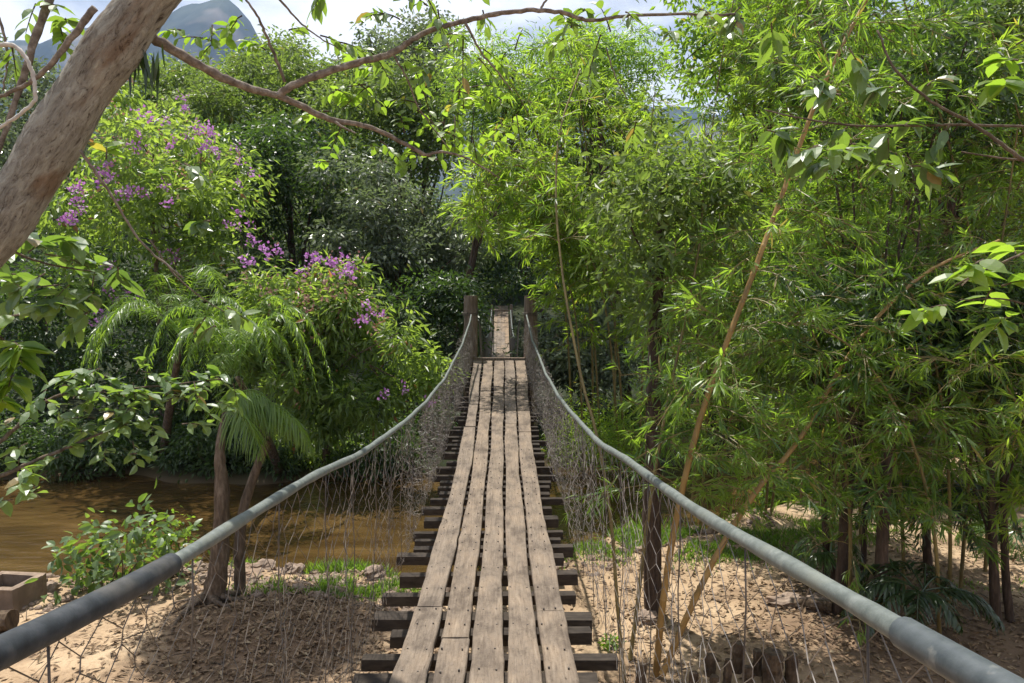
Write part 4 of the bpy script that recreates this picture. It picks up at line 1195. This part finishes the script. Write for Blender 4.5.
bush('shrub', 'bright shrub at the end of the sandy path by the right edge', 1005, 470, 13.5, 48, M['fresh_leaf'], 44, 45, .14, .05, .4, 1.1)
bush('shrub', 'low shrub on the far bank in shade behind the sunny grass at right', 720, 470, 18.5, 55, M['dark_leaf'], 46, 60, .15, .06, .4, .8)

# ================================================================== BAMBOO
GB = 'bamboo stems in the clump beside the bridge'
bamboo('thick tan bamboo stem rising from behind the handrail and leaning right, the longest in view',
       [at(655, 690, 7.0), at(662, 610, 7.0), at(676, 520, 7.05), at(697, 430, 7.1), at(722, 355, 7.15), at(750, 282, 7.2), at(782, 195, 7.3), at(815, 105, 7.4), at(850, 30, 7.5), at(900, -60, 7.7)],
       .036, .018, .25, group=GB, gap=.26, per=5, blen=(.5, 1.35), bias=(.3, 0, 0))
bamboo('tan bamboo stem that leans hardest to the right, crossing under the handrail',
       [at(662, 675, 6.9), at(690, 610, 6.95), at(722, 545, 7.05), at(757, 490, 7.2), at(790, 452, 7.3), at(815, 415, 7.4), at(838, 372, 7.5), at(875, 320, 7.6), at(930, 270, 7.8), at(1000, 240, 8.0)],
       .034, .014, .34, group=GB, gap=.26, per=3, blen=(.4, 1.0))
bamboo('thin brown bamboo stem nearest the deck, leaning left over the netting',
       [at(626, 700, 6.9), at(617, 600, 7.0), at(611, 520, 7.15), at(598, 440, 7.3), at(583, 385, 7.5), at(570, 320, 7.7), at(562, 270, 7.9), at(556, 200, 8.2), at(560, 130, 8.5), at(580, 70, 8.8)],
       .019, .009, .68, group=GB, gap=.24, per=2, blen=(.3, .8), culmm='culm_olive')
bamboo('short slanting olive bamboo stem in front of the thick dark trunk',
       [at(630, 660, 7.3), at(638, 600, 7.4), at(645, 540, 7.5), at(655, 470, 7.6), at(668, 400, 7.7), at(685, 320, 7.8), at(700, 240, 7.9), at(705, 160, 8.0)],
       .022, .010, .42, group=GB, gap=.26, per=3, blen=(.4, 1.0), culmm='culm_olive')
hidden = [
    ('bamboo stem standing behind the dark trunk, its leaves over the centre right', [(690, 530, 11.6), (696, 440, 11.7), (700, 300, 11.8), (708, 170, 11.8), (725, 40, 11.7), (750, -60, 11.6)], 'bamboo_leaf', .3),
    ('bamboo stem with drooping sprays over the right handrail', [(770, 520, 12.0), (780, 450, 11.8), (800, 350, 11.5), (815, 220, 11.2), (820, 90, 10.9), (800, -30, 10.6)], 'bamboo_leaf', .28),
    ('bamboo stem deep in the leaf mass above the small dark palm', [(905, 600, 8.9), (900, 480, 8.9), (890, 360, 8.8), (870, 230, 8.7), (840, 100, 8.6), (800, -20, 8.5)], 'bamboo_leaf', .3),
    ('bamboo stem at the right edge whose sprays hang over the sandy path', [(985, 575, 9.6), (990, 460, 9.4), (985, 340, 9.2), (965, 210, 9.0), (930, 80, 8.8), (890, -40, 8.6)], 'bamboo_leaf', .3),
    ('bamboo stem in the upper right with fresh yellow-green leaves', [(860, 570, 10.6), (858, 430, 10.6), (850, 290, 10.5), (830, 150, 10.4), (790, 20, 10.2), (740, -80, 10.0)], 'bamboo_fresh', .35),
    ('bamboo stem at the far right with fresh leaves near the picture corner', [(1060, 560, 9.5), (1060, 420, 9.3), (1050, 280, 9.1), (1025, 140, 8.9), (985, 10, 8.7)], 'bamboo_fresh', .3),
    ('bamboo stem between the two tan stems, bearing fresh green leaves', [(745, 520, 12.2), (748, 430, 12.2), (748, 300, 12.1), (750, 170, 12.0), (760, 50, 11.9), (780, -40, 11.7)], 'bamboo_fresh', .3),
    ('bamboo stem arching low over the right end of the handrail', [(940, 640, 7.6), (935, 540, 7.5), (915, 450, 7.4), (880, 380, 7.3), (835, 335, 7.2), (790, 320, 7.1)], 'bamboo_leaf', .4),
    ('bamboo stem standing behind the slender dark trunks', [(830, 580, 9.8), (835, 480, 9.8), (850, 380, 9.7), (880, 270, 9.6), (925, 160, 9.5), (985, 70, 9.4)], 'bamboo_leaf', .25),
    ('bamboo stem at the right edge bending down over the palms', [(1080, 620, 8.4), (1075, 520, 8.2), (1055, 420, 8.0), (1020, 350, 7.8), (970, 330, 7.7)], 'bamboo_leaf', .35),
    ('bamboo stem with a leafy top just right of the sky gap', [(800, 550, 12.8), (800, 400, 12.7), (790, 260, 12.5), (765, 130, 12.2), (730, 20, 12.0)], 'bamboo_fresh', .3),
    ('low bamboo stem whose sprays brush the top of the right handrail near its middle', [(720, 530, 11.6), (722, 480, 11.4), (728, 430, 11.2), (745, 380, 11.0), (775, 350, 10.8)], 'bamboo_leaf', .3),
    ('bamboo stem with dense sprays between the two tan stems', [(765, 525, 11.9), (768, 470, 11.8), (765, 390, 11.6), (750, 300, 11.4), (725, 220, 11.2)], 'bamboo_leaf', .22),
    ('bamboo stem with hanging sprays in front of the forked slim tree', [(850, 605, 8.0), (850, 520, 7.9), (840, 430, 7.8), (820, 350, 7.7), (790, 290, 7.6)], 'bamboo_leaf', .25),
    ('bamboo stem with hanging sprays left of the twin slender stems', [(950, 600, 8.2), (950, 520, 8.1), (945, 430, 8.0), (930, 340, 7.9), (900, 270, 7.8)], 'bamboo_leaf', .28),
    ('bamboo stem with pale sprays reaching down towards the twin slender stems', [(1040, 600, 7.8), (1040, 500, 7.6), (1025, 420, 7.4), (990, 370, 7.2), (950, 365, 7.1)], 'bamboo_fresh', .3),
    ('bamboo stem filling the middle of the leaf mass with dark sprays', [(880, 590, 9.4), (875, 470, 9.3), (860, 360, 9.2), (830, 250, 9.1), (800, 160, 9.0)], 'bamboo_leaf', .22),
    ('bamboo stem behind the long tan stem, its sprays below the sky opening', [(700, 530, 11.6), (705, 450, 11.6), (715, 330, 11.5), (720, 220, 11.3), (708, 140, 11.1)], 'bamboo_fresh', .3),
    ('bamboo stem leaning to the right edge with mid green sprays', [(960, 590, 9.0), (970, 470, 8.9), (985, 350, 8.7), (1005, 220, 8.5), (1020, 110, 8.3)], 'bamboo_leaf', .25),
]
for lab, pth, lm, f0 in hidden:
    pp = [at(*q) for q in pth]; pp[0][2] = gz(pp[0][0], pp[0][1]) - .08
    bamboo(lab, pp, .024, .008, f0, group=GB, gap=.24, per=4, blen=(.5, 1.4), leafm=lm, culmm='culm_olive')
GF = 'bright bamboo arching over the bridge posts'
for lab, pth in [
    ('bright bamboo whose lowest sprays hang right over the two posts', [(560, 402, 16.9), (553, 330, 16.4), (540, 250, 15.9), (522, 180, 15.4), (500, 120, 15.0)]),
    ('bright bamboo leaning out left past the posts towards the silvery tree', [(580, 402, 17.0), (575, 300, 16.6), (560, 210, 16.0), (535, 130, 15.4), (505, 75, 15.0), (480, 60, 14.8)]),
    ('tall bright bamboo rising straight up right of the posts', [(600, 400, 16.8), (600, 300, 16.5), (592, 200, 16.2), (580, 100, 15.8), (560, 30, 15.4)]),
    ('bright bamboo right of the posts nodding towards the tan stems', [(625, 405, 16.6), (630, 310, 16.2), (640, 220, 15.8), (650, 140, 15.2), (655, 90, 14.8)]),
    ('bright bamboo whose tip droops between the posts and over the bridge end', [(590, 405, 16.4), (578, 320, 16.0), (555, 245, 15.6), (520, 195, 15.3), (490, 205, 15.1), (476, 235, 15.0)]),
    ('lime green bamboo tip hanging left of the posts against the dark trees', [(610, 405, 16.0), (590, 300, 15.4), (555, 200, 14.7), (515, 165, 14.2), (485, 190, 14.0), (474, 212, 13.9), (468, 232, 13.9)]),
    ('lime green bamboo tip hanging between the left post and the silvery tree', [(615, 405, 16.2), (595, 290, 15.6), (550, 180, 14.9), (505, 150, 14.4), (484, 185, 14.2), (484, 215, 14.2), (488, 235, 14.2)]),
    ('bright bamboo with hanging sprays hiding the head of the right post', [(572, 402, 15.8), (562, 320, 15.6), (548, 235, 15.4), (530, 210, 15.3), (512, 215, 15.3)]),
    ('bright low bamboo tuft between the posts and the thin brown stem', [(640, 410, 15.9), (635, 350, 15.6), (620, 290, 15.2), (590, 235, 14.9), (550, 215, 14.7)]),
    ('bright bamboo filling the gap below the sky opening', [(665, 420, 17.4), (665, 320, 17.2), (650, 220, 16.9), (625, 140, 16.5), (600, 90, 16.2)]),
]:
    pp = [at(q[0] + 14, *q[1:]) if q[1] > 240 else at(*q) for q in pth]; pp[0][2] = gz(pp[0][0], pp[0][1]) - .1
    bamboo(lab, pp, .03, .008, .52, group=GF, gap=.27, per=4, blen=(.5, 1.2), leaf=(.16, .25), wid=.12, leafm='bamboo_fresh', culmm='culm_olive', nleaf=5)

# ================================================================== TREES AND PALMS ON THE NEAR BANK
b = at(655, 628, 8.3); b[2] = gz(b[0], b[1]) - .05
broad_tree('slender_tree', 'thick dark straight trunk in the middle of the bamboo clump', 'tree', b,
           [b, at(652, 560, 8.3), at(653, 450, 8.35), at(655, 330, 8.4), at(660, 250, 8.45), at(662, 190, 8.5)], (.125, .045),
           [[*at(668, 210, 8.3), .75, .6, .7], [*at(650, 290, 8.1), .45, .3, .45]], M['olive_leaf'], M['bark_dark'], n=50, cr=.5, per=60, L=.12, W=.05, limbs=2, limb_r=.02)
for lab, pth, r, lob, mt in [
    ('dark slim tree with a forked foot right of the bamboo clump', [(838, 632, 8.2), (843, 570, 8.2), (847, 500, 8.25), (852, 430, 8.3), (858, 340, 8.3)], .085, [(850, 310, 8.6, .9), (870, 60, 10.0, 1.3)], 'dark_leaf'),
    ('slim dark trunk just left of the small dark palm', [(878, 655, 7.7), (880, 600, 7.7), (882, 540, 7.75), (886, 480, 7.8), (890, 400, 7.9)], .08, [(900, 340, 8.2, .9), (930, 130, 9.6, 1.2)], 'dark_leaf'),
    ('very thin pole-like tree behind the forked slim tree', [(826, 590, 9.2), (826, 540, 9.2), (822, 480, 9.2), (816, 400, 9.3)], .045, [(812, 340, 9.4, .8)], 'olive_leaf'),
    ('thin straight stem between the two slim dark trunks', [(862, 590, 9.6), (865, 520, 9.6), (868, 440, 9.6)], .04, [(870, 370, 9.7, .8)], 'olive_leaf'),
    ('first of the twin slender stems by the sandy path', [(996, 640, 8.0), (994, 580, 8.0), (992, 520, 8.05), (988, 420, 8.1)], .06, [(985, 360, 8.3, .9), (1040, 150, 9.6, 1.3)], 'dark_leaf'),
    ('second of the twin slender stems, the one closer to the picture edge', [(1010, 636, 8.05), (1006, 580, 8.1), (1004, 520, 8.1), (1003, 420, 8.2)], .05, [(1010, 340, 8.3, .8)], 'dark_leaf'),
]:
    pts = [at(*q) for q in pth]; pts[0][2] = gz(pts[0][0], pts[0][1]) - .06
    broad_tree('slender_tree', lab, 'tree', pts[0], pts, (r, r * .6), [[*at(u, v, d), rr, rr, rr * .8] for u, v, d, rr in lob], M[mt], M['bark_dark'], n=60, cr=.5, per=60, L=.12, W=.05, limbs=5, limb_r=.02, group='slender trees on the near bank')

# leaning palm with feathery fronds, left
b = at(213, 614, 8.6); b[2] = gz(b[0], b[1]) - .05
cc = at(222, 395, 8.7)
palm('feather_palm', 'leaning palm with one big feathery frond drooping towards the handrail', b, [b, at(219, 560, 8.6), at(222, 500, 8.6), at(220, 450, 8.65), at(226, 412, 8.7)], (.135, .035), at(227, 412, 8.7),
     [(R(-10), 1.35, .55), (R(14), 1.15, .7), (R(-42), 1.1, .45), (R(-8), .9, 1.0), (R(60), .8, 1.4), (R(110), .6, 1.6)], 'palm_fresh', ll=.52, lw=.016, hang=1.0, nl=62)
rm = Mesh(); rb_ = at(213, 614, 8.6)
for a_ in (-.4, .5, 1.4, 2.6, 3.3, 4.1, 5.1):
    ln_ = rng.uniform(.35, .8); q_ = []
    for t_ in np.linspace(0, 1, 7):
        x_ = rb_[0] + math.cos(a_ + .5 * t_) * (.08 + ln_ * t_); y_ = rb_[1] + math.sin(a_ + .5 * t_) * (.08 + ln_ * t_)
        q_.append((x_, y_, gz(x_, y_) + .10 * (1 - t_) ** 2 + .005))
    tube(rm, q_, np.linspace(.045, .012, 7), 7, True, wob=.08)
rm.build('roots', M['bark_brown'], [o for o in COL.objects if o.name == 'feather_palm'][0], True)
b2 = at(240, 600, 8.9); b2[2] = gz(b2[0], b2[1]) - .05
palm('feather_palm', 'second thinner palm stem leaning right, its fronds hanging beside the big drooping frond', b2, [b2, at(240, 540, 8.9), at(246, 500, 8.95), at(258, 465, 9.0), at(268, 440, 9.0)], (.07, .045), at(268, 432, 9.0),
     [(R(-20), .75, .9), (R(30), .7, 1.2), (R(150), .5, 1.4), (R(80), .7, 1.6), (R(0), .6, 1.5), (R(200), .4, 1.5)], ll=.30, lw=.016, hang=.35, nl=38)
b3 = at(165, 470, 16.6); b3[2] = gz(b3[0], b3[1]) - .1
palm('feather_palm', 'arching feathery palm across the river in front of the purple flowers', b3, [b3, at(168, 420, 15.6), at(180, 345, 14.4)], (.12, .06), at(182, 335, 14.2),
     [(R(a + rng.uniform(-12, 12)), rng.uniform(1.7, 2.7), rng.uniform(.5, 2.3)) for a in range(0, 360, 27)], 'palm_fresh', ll=.42, lw=.021, hang=.25, nl=74)
b4 = at(280, 455, 15.6); b4[2] = gz(b4[0], b4[1]) - .1
palm('feather_palm', 'upright grassy-looking palm clump against the flowering shrub tree', b4, [b4, at(262, 425, 14.2), at(238, 378, 12.9)], (.1, .05), at(235, 368, 12.8),
     [(R(a + rng.uniform(-12, 12)), rng.uniform(1.3, 2.2), rng.uniform(.9, 2.6)) for a in range(0, 360, 27)], 'palm_fresh', ll=.36, lw=.018, hang=.25, nl=70)

# small palms, right
b5 = at(914, 664, 7.4); b5[2] = gz(b5[0], b5[1]) - .05
palm('small_palm', 'small dark palm with arching fronds behind the right handrail', b5, [b5, at(915, 630, 7.4), at(917, 600, 7.4)], (.045, .03), at(917, 592, 7.4),
     [(R(0), .95, .55), (R(-8), 1.0, .35), (R(180), 1.0, .45), (R(170), .8, .7), (R(95), .9, .9), (R(60), .9, .9), (R(125), .8, 1.0), (R(-60), .6, .6), (R(-120), .6, .6), (R(30), .8, .8), (R(205), .9, .3)], 'palm_dark', 'bark_dark', ll=.26, lw=.028, hang=.35, nl=34)
b6 = at(930, 610, 9.4); b6[2] = gz(b6[0], b6[1]) - .05
palm('small_palm', 'taller dark palm whose fronds hang behind the small dark palm', b6, [b6, at(928, 570, 9.4), at(925, 500, 9.4)], (.06, .05), at(925, 490, 9.4),
     [(R(a), rng.uniform(1.1, 1.5), rng.uniform(.2, .8)) for a in range(0, 360, 30)], 'palm_dark', 'bark_dark', ll=.42, lw=.03, hang=.9, nl=36)
b7 = at(835, 600, 9.0); b7[2] = gz(b7[0], b7[1]) - .05
palm('small_palm', 'low grey-green palm between the forked slim tree and the bamboo clump', b7, [b7, at(834, 580, 9.0), at(832, 560, 9.0)], (.05, .04), at(831, 552, 9.0),
     [(R(170), .6, .9), (R(200), .6, .5), (R(140), .6, 1.1), (R(20), .6, .9), (R(60), .6, 1.1), (R(240), .5, .6), (R(-40), .5, .6)], 'palm_leaf', 'bark_dark', ll=.26, lw=.02, hang=.5, nl=26)
b8 = at(1005, 600, 10.5); b8[2] = gz(b8[0], b8[1]) - .05
palm('small_palm', 'palm with bright fronds at the right edge beyond the twin stems', b8, [b8, at(1004, 570, 10.5), at(1003, 545, 10.5)], (.05, .04), at(1003, 535, 10.5),
     [(R(a), rng.uniform(.8, 1.1), rng.uniform(.6, 1.2)) for a in range(10, 370, 40)], 'palm_leaf', 'bark_dark', ll=.32, lw=.026, hang=.5, nl=30)


# ================================================================== THINGS ON THE GROUND
def rock(mesh, c, r, sq=(1, 1, .6)):
    n1, n2 = 13, 18
    ph = np.linspace(0, PI, n1)[:, None]; th = np.linspace(0, 2 * PI, n2, endpoint=False)[None, :]
    d = np.stack([np.sin(ph) * np.cos(th), np.sin(ph) * np.sin(th), np.cos(ph) + 0 * th], -1)
    off = rng.uniform(0, 50, 3)
    f = np.array([[1 + .5 * mnoise.noise(Vector(x * 1.3 + off)) + .3 * mnoise.noise(Vector(x * 3.1 + off)) + .12 * mnoise.noise(Vector(x * 7 + off)) for x in row] for row in d])
    v = np.asarray(c) + d * f[..., None] * r * np.asarray(sq)
    i = np.arange(n1 - 1)[:, None] * n2; j = np.arange(n2)[None, :]
    mesh.add(v.reshape(-1, 3), np.stack([i + j, i + (j + 1) % n2, i + n2 + (j + 1) % n2, i + n2 + j], -1).reshape(-1, 4)[:, ::-1], rng.random())


for lab, u, v, d, r, sq in [
    ('brown angular rock at the water edge in front of the bright grass tuft', 293, 569, 9.75, .12, (1.2, 1, .85)),
    ('flat grey rock near the water, left of the netting foot', 318, 580, 9.4, .10, (1.5, 1, .5)),
    ('dark low rock right of the grass tuft, by the joist ends', 373, 577, 9.5, .12, (1.2, 1, .7)),
    ('pale flat rock lying at the foot of the leaning palm', 247, 580, 9.4, .13, (1.4, 1, .45)),
    ('grey stone lying at the foot of the thick dark trunk', 645, 632, 8.1, .10, (1.4, 1, .7)),
    ('pale stone on the gravel behind the palm shadow', 262, 566, 9.8, .12, (1.5, 1, .6)),
    ('small tan stone in the sun just short of the grass', 337, 598, 9.0, .09, (1.4, 1, .6)),
    ('dark boulder beyond the stump row, half in leaf shade', 788, 620, 8.6, .15, (1.5, 1, .6)),
    ('rounded boulder on the sand by the right stump', 812, 628, 8.4, .16, (1.3, 1, .7)),
    ('stone on the sandy bank left of the shrub', 45, 597, 9.1, .12, (1.4, 1, .6)),
]:
    c = at(u, v, d); c[2] = gz(c[0], c[1]) + r * sq[2] * .35
    m = Mesh(); rock(m, c, r, sq)
    o = thing('rock', lab, 'rock', c); o2 = None
    bpy.data.objects.remove(o)
    o = m.build('rock', M['rock'], None, False); tag(o, lab, 'rock', 'rocks on the near bank')

# rubble and pebbles on the shore: nobody could count them
pm = Mesh()
for k in range(1500):
    x = rng.uniform(-6.5, -.6) if rng.random() < .72 else rng.uniform(.8, 4.5)
    y = near_edge(x) - rng.uniform(.05, 1.5) ** 1.1
    r = rng.uniform(.015, .05) if rng.random() < .93 else rng.uniform(.06, .09)
    n1, n2 = 5, 7
    ph = np.linspace(0, PI, n1)[:, None]; th = np.linspace(0, 2 * PI, n2, endpoint=False)[None, :]
    d = np.stack([np.sin(ph) * np.cos(th), np.sin(ph) * np.sin(th), np.cos(ph) + 0 * th], -1) * rng.uniform(.75, 1.2, (n1, n2, 1))
    v = np.array([x, y, gz(x, y) + r * .2]) + (d * r * np.array([rng.uniform(.9, 1.5), 1, rng.uniform(.45, .8)])) @ rotz(rng.uniform(0, 6)).T
    i = np.arange(n1 - 1)[:, None] * n2; j = np.arange(n2)[None, :]
    pm.add(v.reshape(-1, 3), np.stack([i + j, i + (j + 1) % n2, i + n2 + (j + 1) % n2, i + n2 + j], -1).reshape(-1, 4)[:, ::-1], rng.random())
tag(pm.build('pebbles', M['rock'], None), 'pale pebbles and rubble along the near shore', 'pebbles', None, 'stuff')

# grass
gm = Mesh()


def grass_patch(cx, cy, sx, sy, n, h, mesh=gm):
    x = cx + rng.normal(size=n) * sx; y = cy + rng.normal(size=n) * sy
    ok = (y < near_edge(x) + .05) & (np.array([mnoise.noise(Vector((a * 1.6, b_ * 1.6, 4))) for a, b_ in zip(x, y)]) > -.12)
    x, y = x[ok], y[ok]; n = len(x)
    P = np.stack([x, y, ground(x, y) - .01], -1)
    leaves(mesh, P, unit(rng.normal(size=(n, 3)) * .45 + np.array([0, 0, 1.0])), rdir(n), h * rng.uniform(.5, 1.3, n), .015, 'blade', rng.random(n) * .92, .2, .35)


for u, v, d, sx, sy, n, h in [(335, 549, 10.0, .22, .10, 2600, .22), (395, 549, 10.0, .42, .12, 4200, .19), (320, 595, 9.0, .45, .12, 2000, .09), (365, 586, 9.2, .45, .12, 2600, .09), (275, 603, 8.9, .35, .1, 350, .06),
                              (590, 545, 10.8, .5, .25, 3000, .11), (640, 552, 10.6, .6, .3, 3600, .1), (700, 560, 10.4, .7, .3, 2800, .09), (760, 548, 11.2, .8, .4, 3200, .11), (685, 545, 11.0, .5, .2, 2500, .12), (850, 545, 11.5, .8, .4, 1300, .1), (600, 490, 11.6, .5, .2, 1300, .35),
                              (960, 540, 12.0, .8, .4, 1200, .08), (190, 568, 9.9, .3, .1, 400, .1), (150, 560, 10.0, .3, .1, 400, .12), (110, 590, 9.4, .3, .15, 300, .1), (258, 556, 10.0, .15, .08, 300, .14), (985, 600, 9.2, .4, .15, 250, .06), (560, 560, 10.3, .3, .2, 500, .08)]:
    c = at(u, v, d); grass_patch(c[0], c[1], sx, sy, n, h)
tag(gm.build('grass', M['grass_blade'], None), 'short green grass in patches along the near shore', 'grass', None, 'stuff')

# leaf litter
lm = Mesh(); n = 16000
x = np.concatenate([rng.normal(-2.3, 1.0, 4500), rng.uniform(-7, 9, 2600), rng.normal(4.6, 2.0, 6500)]); y = np.concatenate([rng.normal(7.8, .9, 4500), rng.uniform(5.2, 10.5, 2600), rng.normal(8.2, 1.5, 6500)])
ok = y < near_edge(x) - .5; x, y = x[ok], y[ok]; n = len(x)
leaves(lm, np.stack([x, y, ground(x, y) + rng.uniform(.004, .03, n)], -1), unit(rng.normal(size=(n, 3)) * np.array([1, 1, .25])), unit(rdir(n) * .5 + np.array([0, 0, 1.0])), rng.uniform(.05, .12, n), rng.uniform(.02, .045, n), 'diamond', rng.random(n), .3, .1)
tag(lm.build('fallen_leaves', M['litter'], None), 'dry brown leaves scattered over the sandy near bank', 'leaf litter', None, 'stuff')
# fallen twigs
tm = Mesh(); n = 260
x = np.concatenate([rng.normal(-2.4, 1.4, 130), rng.normal(4.2, 1.8, 130)]); y = np.concatenate([rng.normal(7.9, .8, 130), rng.normal(8, 1.0, 130)])
P = np.stack([x, y, ground(x, y) + .015], -1); d = rng.normal(size=(n, 3)) * np.array([1, 1, .08]); d = unit(d) * rng.uniform(.1, .5, n)[:, None]
segments(tm, P, P + d, rng.uniform(.003, .009, n), 5)
tag(tm.build('fallen_twigs', M['bark_brown'], None), 'dry twigs littering the shaded sand', 'twigs', None, 'stuff')

# stump row, right foreground
STUMPS = [(693, 672, 7.1, .045, .20, 'shortest stump, at the bamboo foot, first of the stump row'), (711, 655, 7.35, .05, .27, 'round-topped stump, second in the row beside the bamboo'), (714, 676, 7.05, .045, .2, 'low stump standing just in front of the round-topped stump'),
          (726, 660, 7.2, .04, .3, 'thin stump, third of the row, with a slanted top'), (737, 650, 7.4, .055, .36, 'tall stump in the middle of the row, the highest of the thin ones'), (748, 668, 7.15, .05, .25, 'squat stump between the tall stump and the big dark one'),
          (758, 655, 7.35, .045, .3, 'dark stump touching the left side of the big dark one'), (640, 664, 7.3, .05, .24, 'lone knobbly stump between the thin brown bamboo and the tan stems'), (790, 668, 7.2, .06, .36, 'stump right of the big dark one, seen through the netting')]
for u, v, d, r, h, lab in STUMPS:
    d -= .42; h *= .8
    c = at(u, v + 20, d); c[2] = gz(c[0], c[1]) - .06
    m = Mesh(); k = 9
    lean = rng.normal(size=2) * .06
    t = np.linspace(0, 1, k)
    p = np.stack([c[0] + lean[0] * t * h, c[1] + lean[1] * t * h, c[2] + (h + .06) * t], -1)
    tube(m, p, r * np.array([1.25, 1.1, 1, .97, 1.02, .95, 1, .97, .82]), 10, True, wob=.07)
    o = m.build('stump', M['stump'], None); tag(o, lab, 'stump', 'cut stumps on the near bank')
c = at(772, 690, 6.75); c[2] = gz(c[0], c[1]) - .05
m = Mesh(); p = np.stack([np.full(9, c[0]), np.full(9, c[1]), c[2] + np.linspace(0, .38, 9)], -1)
tube(m, p, .095 * np.array([1.25, 1.12, 1.03, 1, .98, 1, .96, .97, .88]), 14, True, wob=.08)
tag(m.build('stump', M['stump'], None), 'big dark broken stump at the end of the stump row', 'stump', 'cut stumps on the near bank')
# fallen logs
m = Mesh(); a = at(795, 612, 8.4); b = at(832, 606, 8.2); a[2] = gz(a[0], a[1]) + .06; b[2] = gz(b[0], b[1]) + .07
tube(m, smooth_path([a, (a + b) / 2 + np.array([0, 0, .02]), b], 6), np.linspace(.06, .07, 13), 9, True, wob=.06)
tag(m.build('fallen_log', M['stump'], None), 'short dark log lying on the shaded sand by the forked slim tree', 'log')
m = Mesh(); a = at(-25, 640, 8.0); b = at(13, 634, 8.0); a[2] = gz(a[0], a[1]) + .1; b[2] = gz(b[0], b[1]) + .1
tube(m, smooth_path([a, (a + b) / 2, b], 6), .12, 12, True, wob=.05)
tag(m.build('fallen_log', M['stump'], None), 'stubby dark log end at the left edge in front of the block', 'log')
# weathered hollow block at the left edge
c = at(8, 604, 8.7); cz = gz(c[0], c[1]) - .04
root = thing('planter_box', 'weathered brown open masonry box standing on the sand at the left edge', 'planter', (c[0], c[1], cz))
rz_ = rotz(-.12)
wm = Mesh()
for dx, dy, sx, sy in ((0, -.23, .60, .08), (0, .23, .60, .08), (-.26, 0, .08, .38), (.26, 0, .08, .38)):
    o_ = rz_ @ np.array([dx, dy, 0]); box(wm, (c[0] + o_[0], c[1] + o_[1], cz + .14), (sx, sy, .30), rz_, rng.random(), .004)
wm.build('wall', M['block'], root)
em = Mesh(); box(em, (c[0], c[1], cz + .10), (.43, .37, .1), rz_); em.build('soil', M['stump'], root)

# ================================================================== AIR
hm, nt_h, nh, lh = new_mat('air')
pv = nh.new('ShaderNodeVolumePrincipled'); pv.inputs['Color'].default_value = (.32, .52, 1, 1); pv.inputs['Density'].default_value = .00013
pv.inputs['Anisotropy'].default_value = 0
oh = nh.new('ShaderNodeOutputMaterial'); lh.new(pv.outputs[0], oh.inputs['Volume'])
am = Mesh(); box(am, (300, 1000, 340), (7000, 7000, 690))
tag(am.build('haze', hm, None), 'thin blue air in front of the far mountain', 'haze', None, 'stuff')

# ================================================================== LIGHT, SKY, CAMERA
SUN_EL, SUN_AZ = R(71), R(-27)     # azimuth from +Y towards +X
w = bpy.data.worlds.new('World'); SC.world = w; w.use_nodes = True
nt = w.node_tree; nt.nodes.clear()
sky = nt.nodes.new('ShaderNodeTexSky'); sky.sky_type = 'NISHITA'; sky.sun_disc = False
sky.sun_elevation = SUN_EL; sky.sun_rotation = SUN_AZ
sky.air_density = 1.2; sky.dust_density = 2.0
tc = nt.nodes.new('ShaderNodeTexCoord'); mp = nt.nodes.new('ShaderNodeMapping'); mp.inputs['Scale'].default_value = (1, 1, 2.4)
nz = nt.nodes.new('ShaderNodeTexNoise'); nz.inputs['Scale'].default_value = 3.4; nz.inputs['Detail'].default_value = 7; nz.inputs['Roughness'].default_value = .55
nt.links.new(tc.outputs['Generated'], mp.inputs[0]); nt.links.new(mp.outputs[0], nz.inputs['Vector'])
rp = nt.nodes.new('ShaderNodeValToRGB'); rp.color_ramp.elements[0].position = .34; rp.color_ramp.elements[1].position = .56
nt.links.new(nz.outputs['Fac'], rp.inputs[0])
mx = nt.nodes.new('ShaderNodeMixRGB'); mx.inputs[2].default_value = (12.0, 12.4, 13.2, 1)
nt.links.new(rp.outputs[0], mx.inputs[0]); nt.links.new(sky.outputs[0], mx.inputs[1])
bg = nt.nodes.new('ShaderNodeBackground'); bg.inputs[1].default_value = .056
nt.links.new(mx.outputs[0], bg.inputs[0])
ow = nt.nodes.new('ShaderNodeOutputWorld'); nt.links.new(bg.outputs[0], ow.inputs[0])

sd = bpy.data.lights.new('sun', 'SUN'); sd.energy = 5.0; sd.angle = R(.55); sd.color = (1, .955, .88)
so = bpy.data.objects.new('sun', sd); COL.objects.link(so)
dirv = Vector((-math.sin(SUN_AZ) * math.cos(SUN_EL), -math.cos(SUN_AZ) * math.cos(SUN_EL), -math.sin(SUN_EL)))
so.rotation_euler = dirv.to_track_quat('-Z', 'Y').to_euler()

cd = bpy.data.cameras.new('camera'); cam = bpy.data.objects.new('camera', cd); COL.objects.link(cam)
cam.location = EYE; cam.rotation_euler = (PI / 2 - PITCH, 0, -YAW)
cd.sensor_width = 36; cd.lens = FPX / 1024 * 36; cd.clip_start = .05; cd.clip_end = 6000
SC.camera = cam
vs = SC.view_settings
SC.display_settings.display_device = 'sRGB'
vs.view_transform = 'Standard'; vs.look = 'None'; vs.gamma = 1; vs.exposure = 0.85; vs.use_curve_mapping = False
cy = SC.cycles
cy.max_bounces = 8; cy.diffuse_bounces = 4; cy.glossy_bounces = 3; cy.transmission_bounces = 4; cy.transparent_max_bounces = 4
cy.sample_clamp_indirect = 6; cy.caustics_reflective = False; cy.caustics_refractive = False
cy.use_adaptive_sampling = True; cy.adaptive_threshold = .015
cy.use_denoising = True
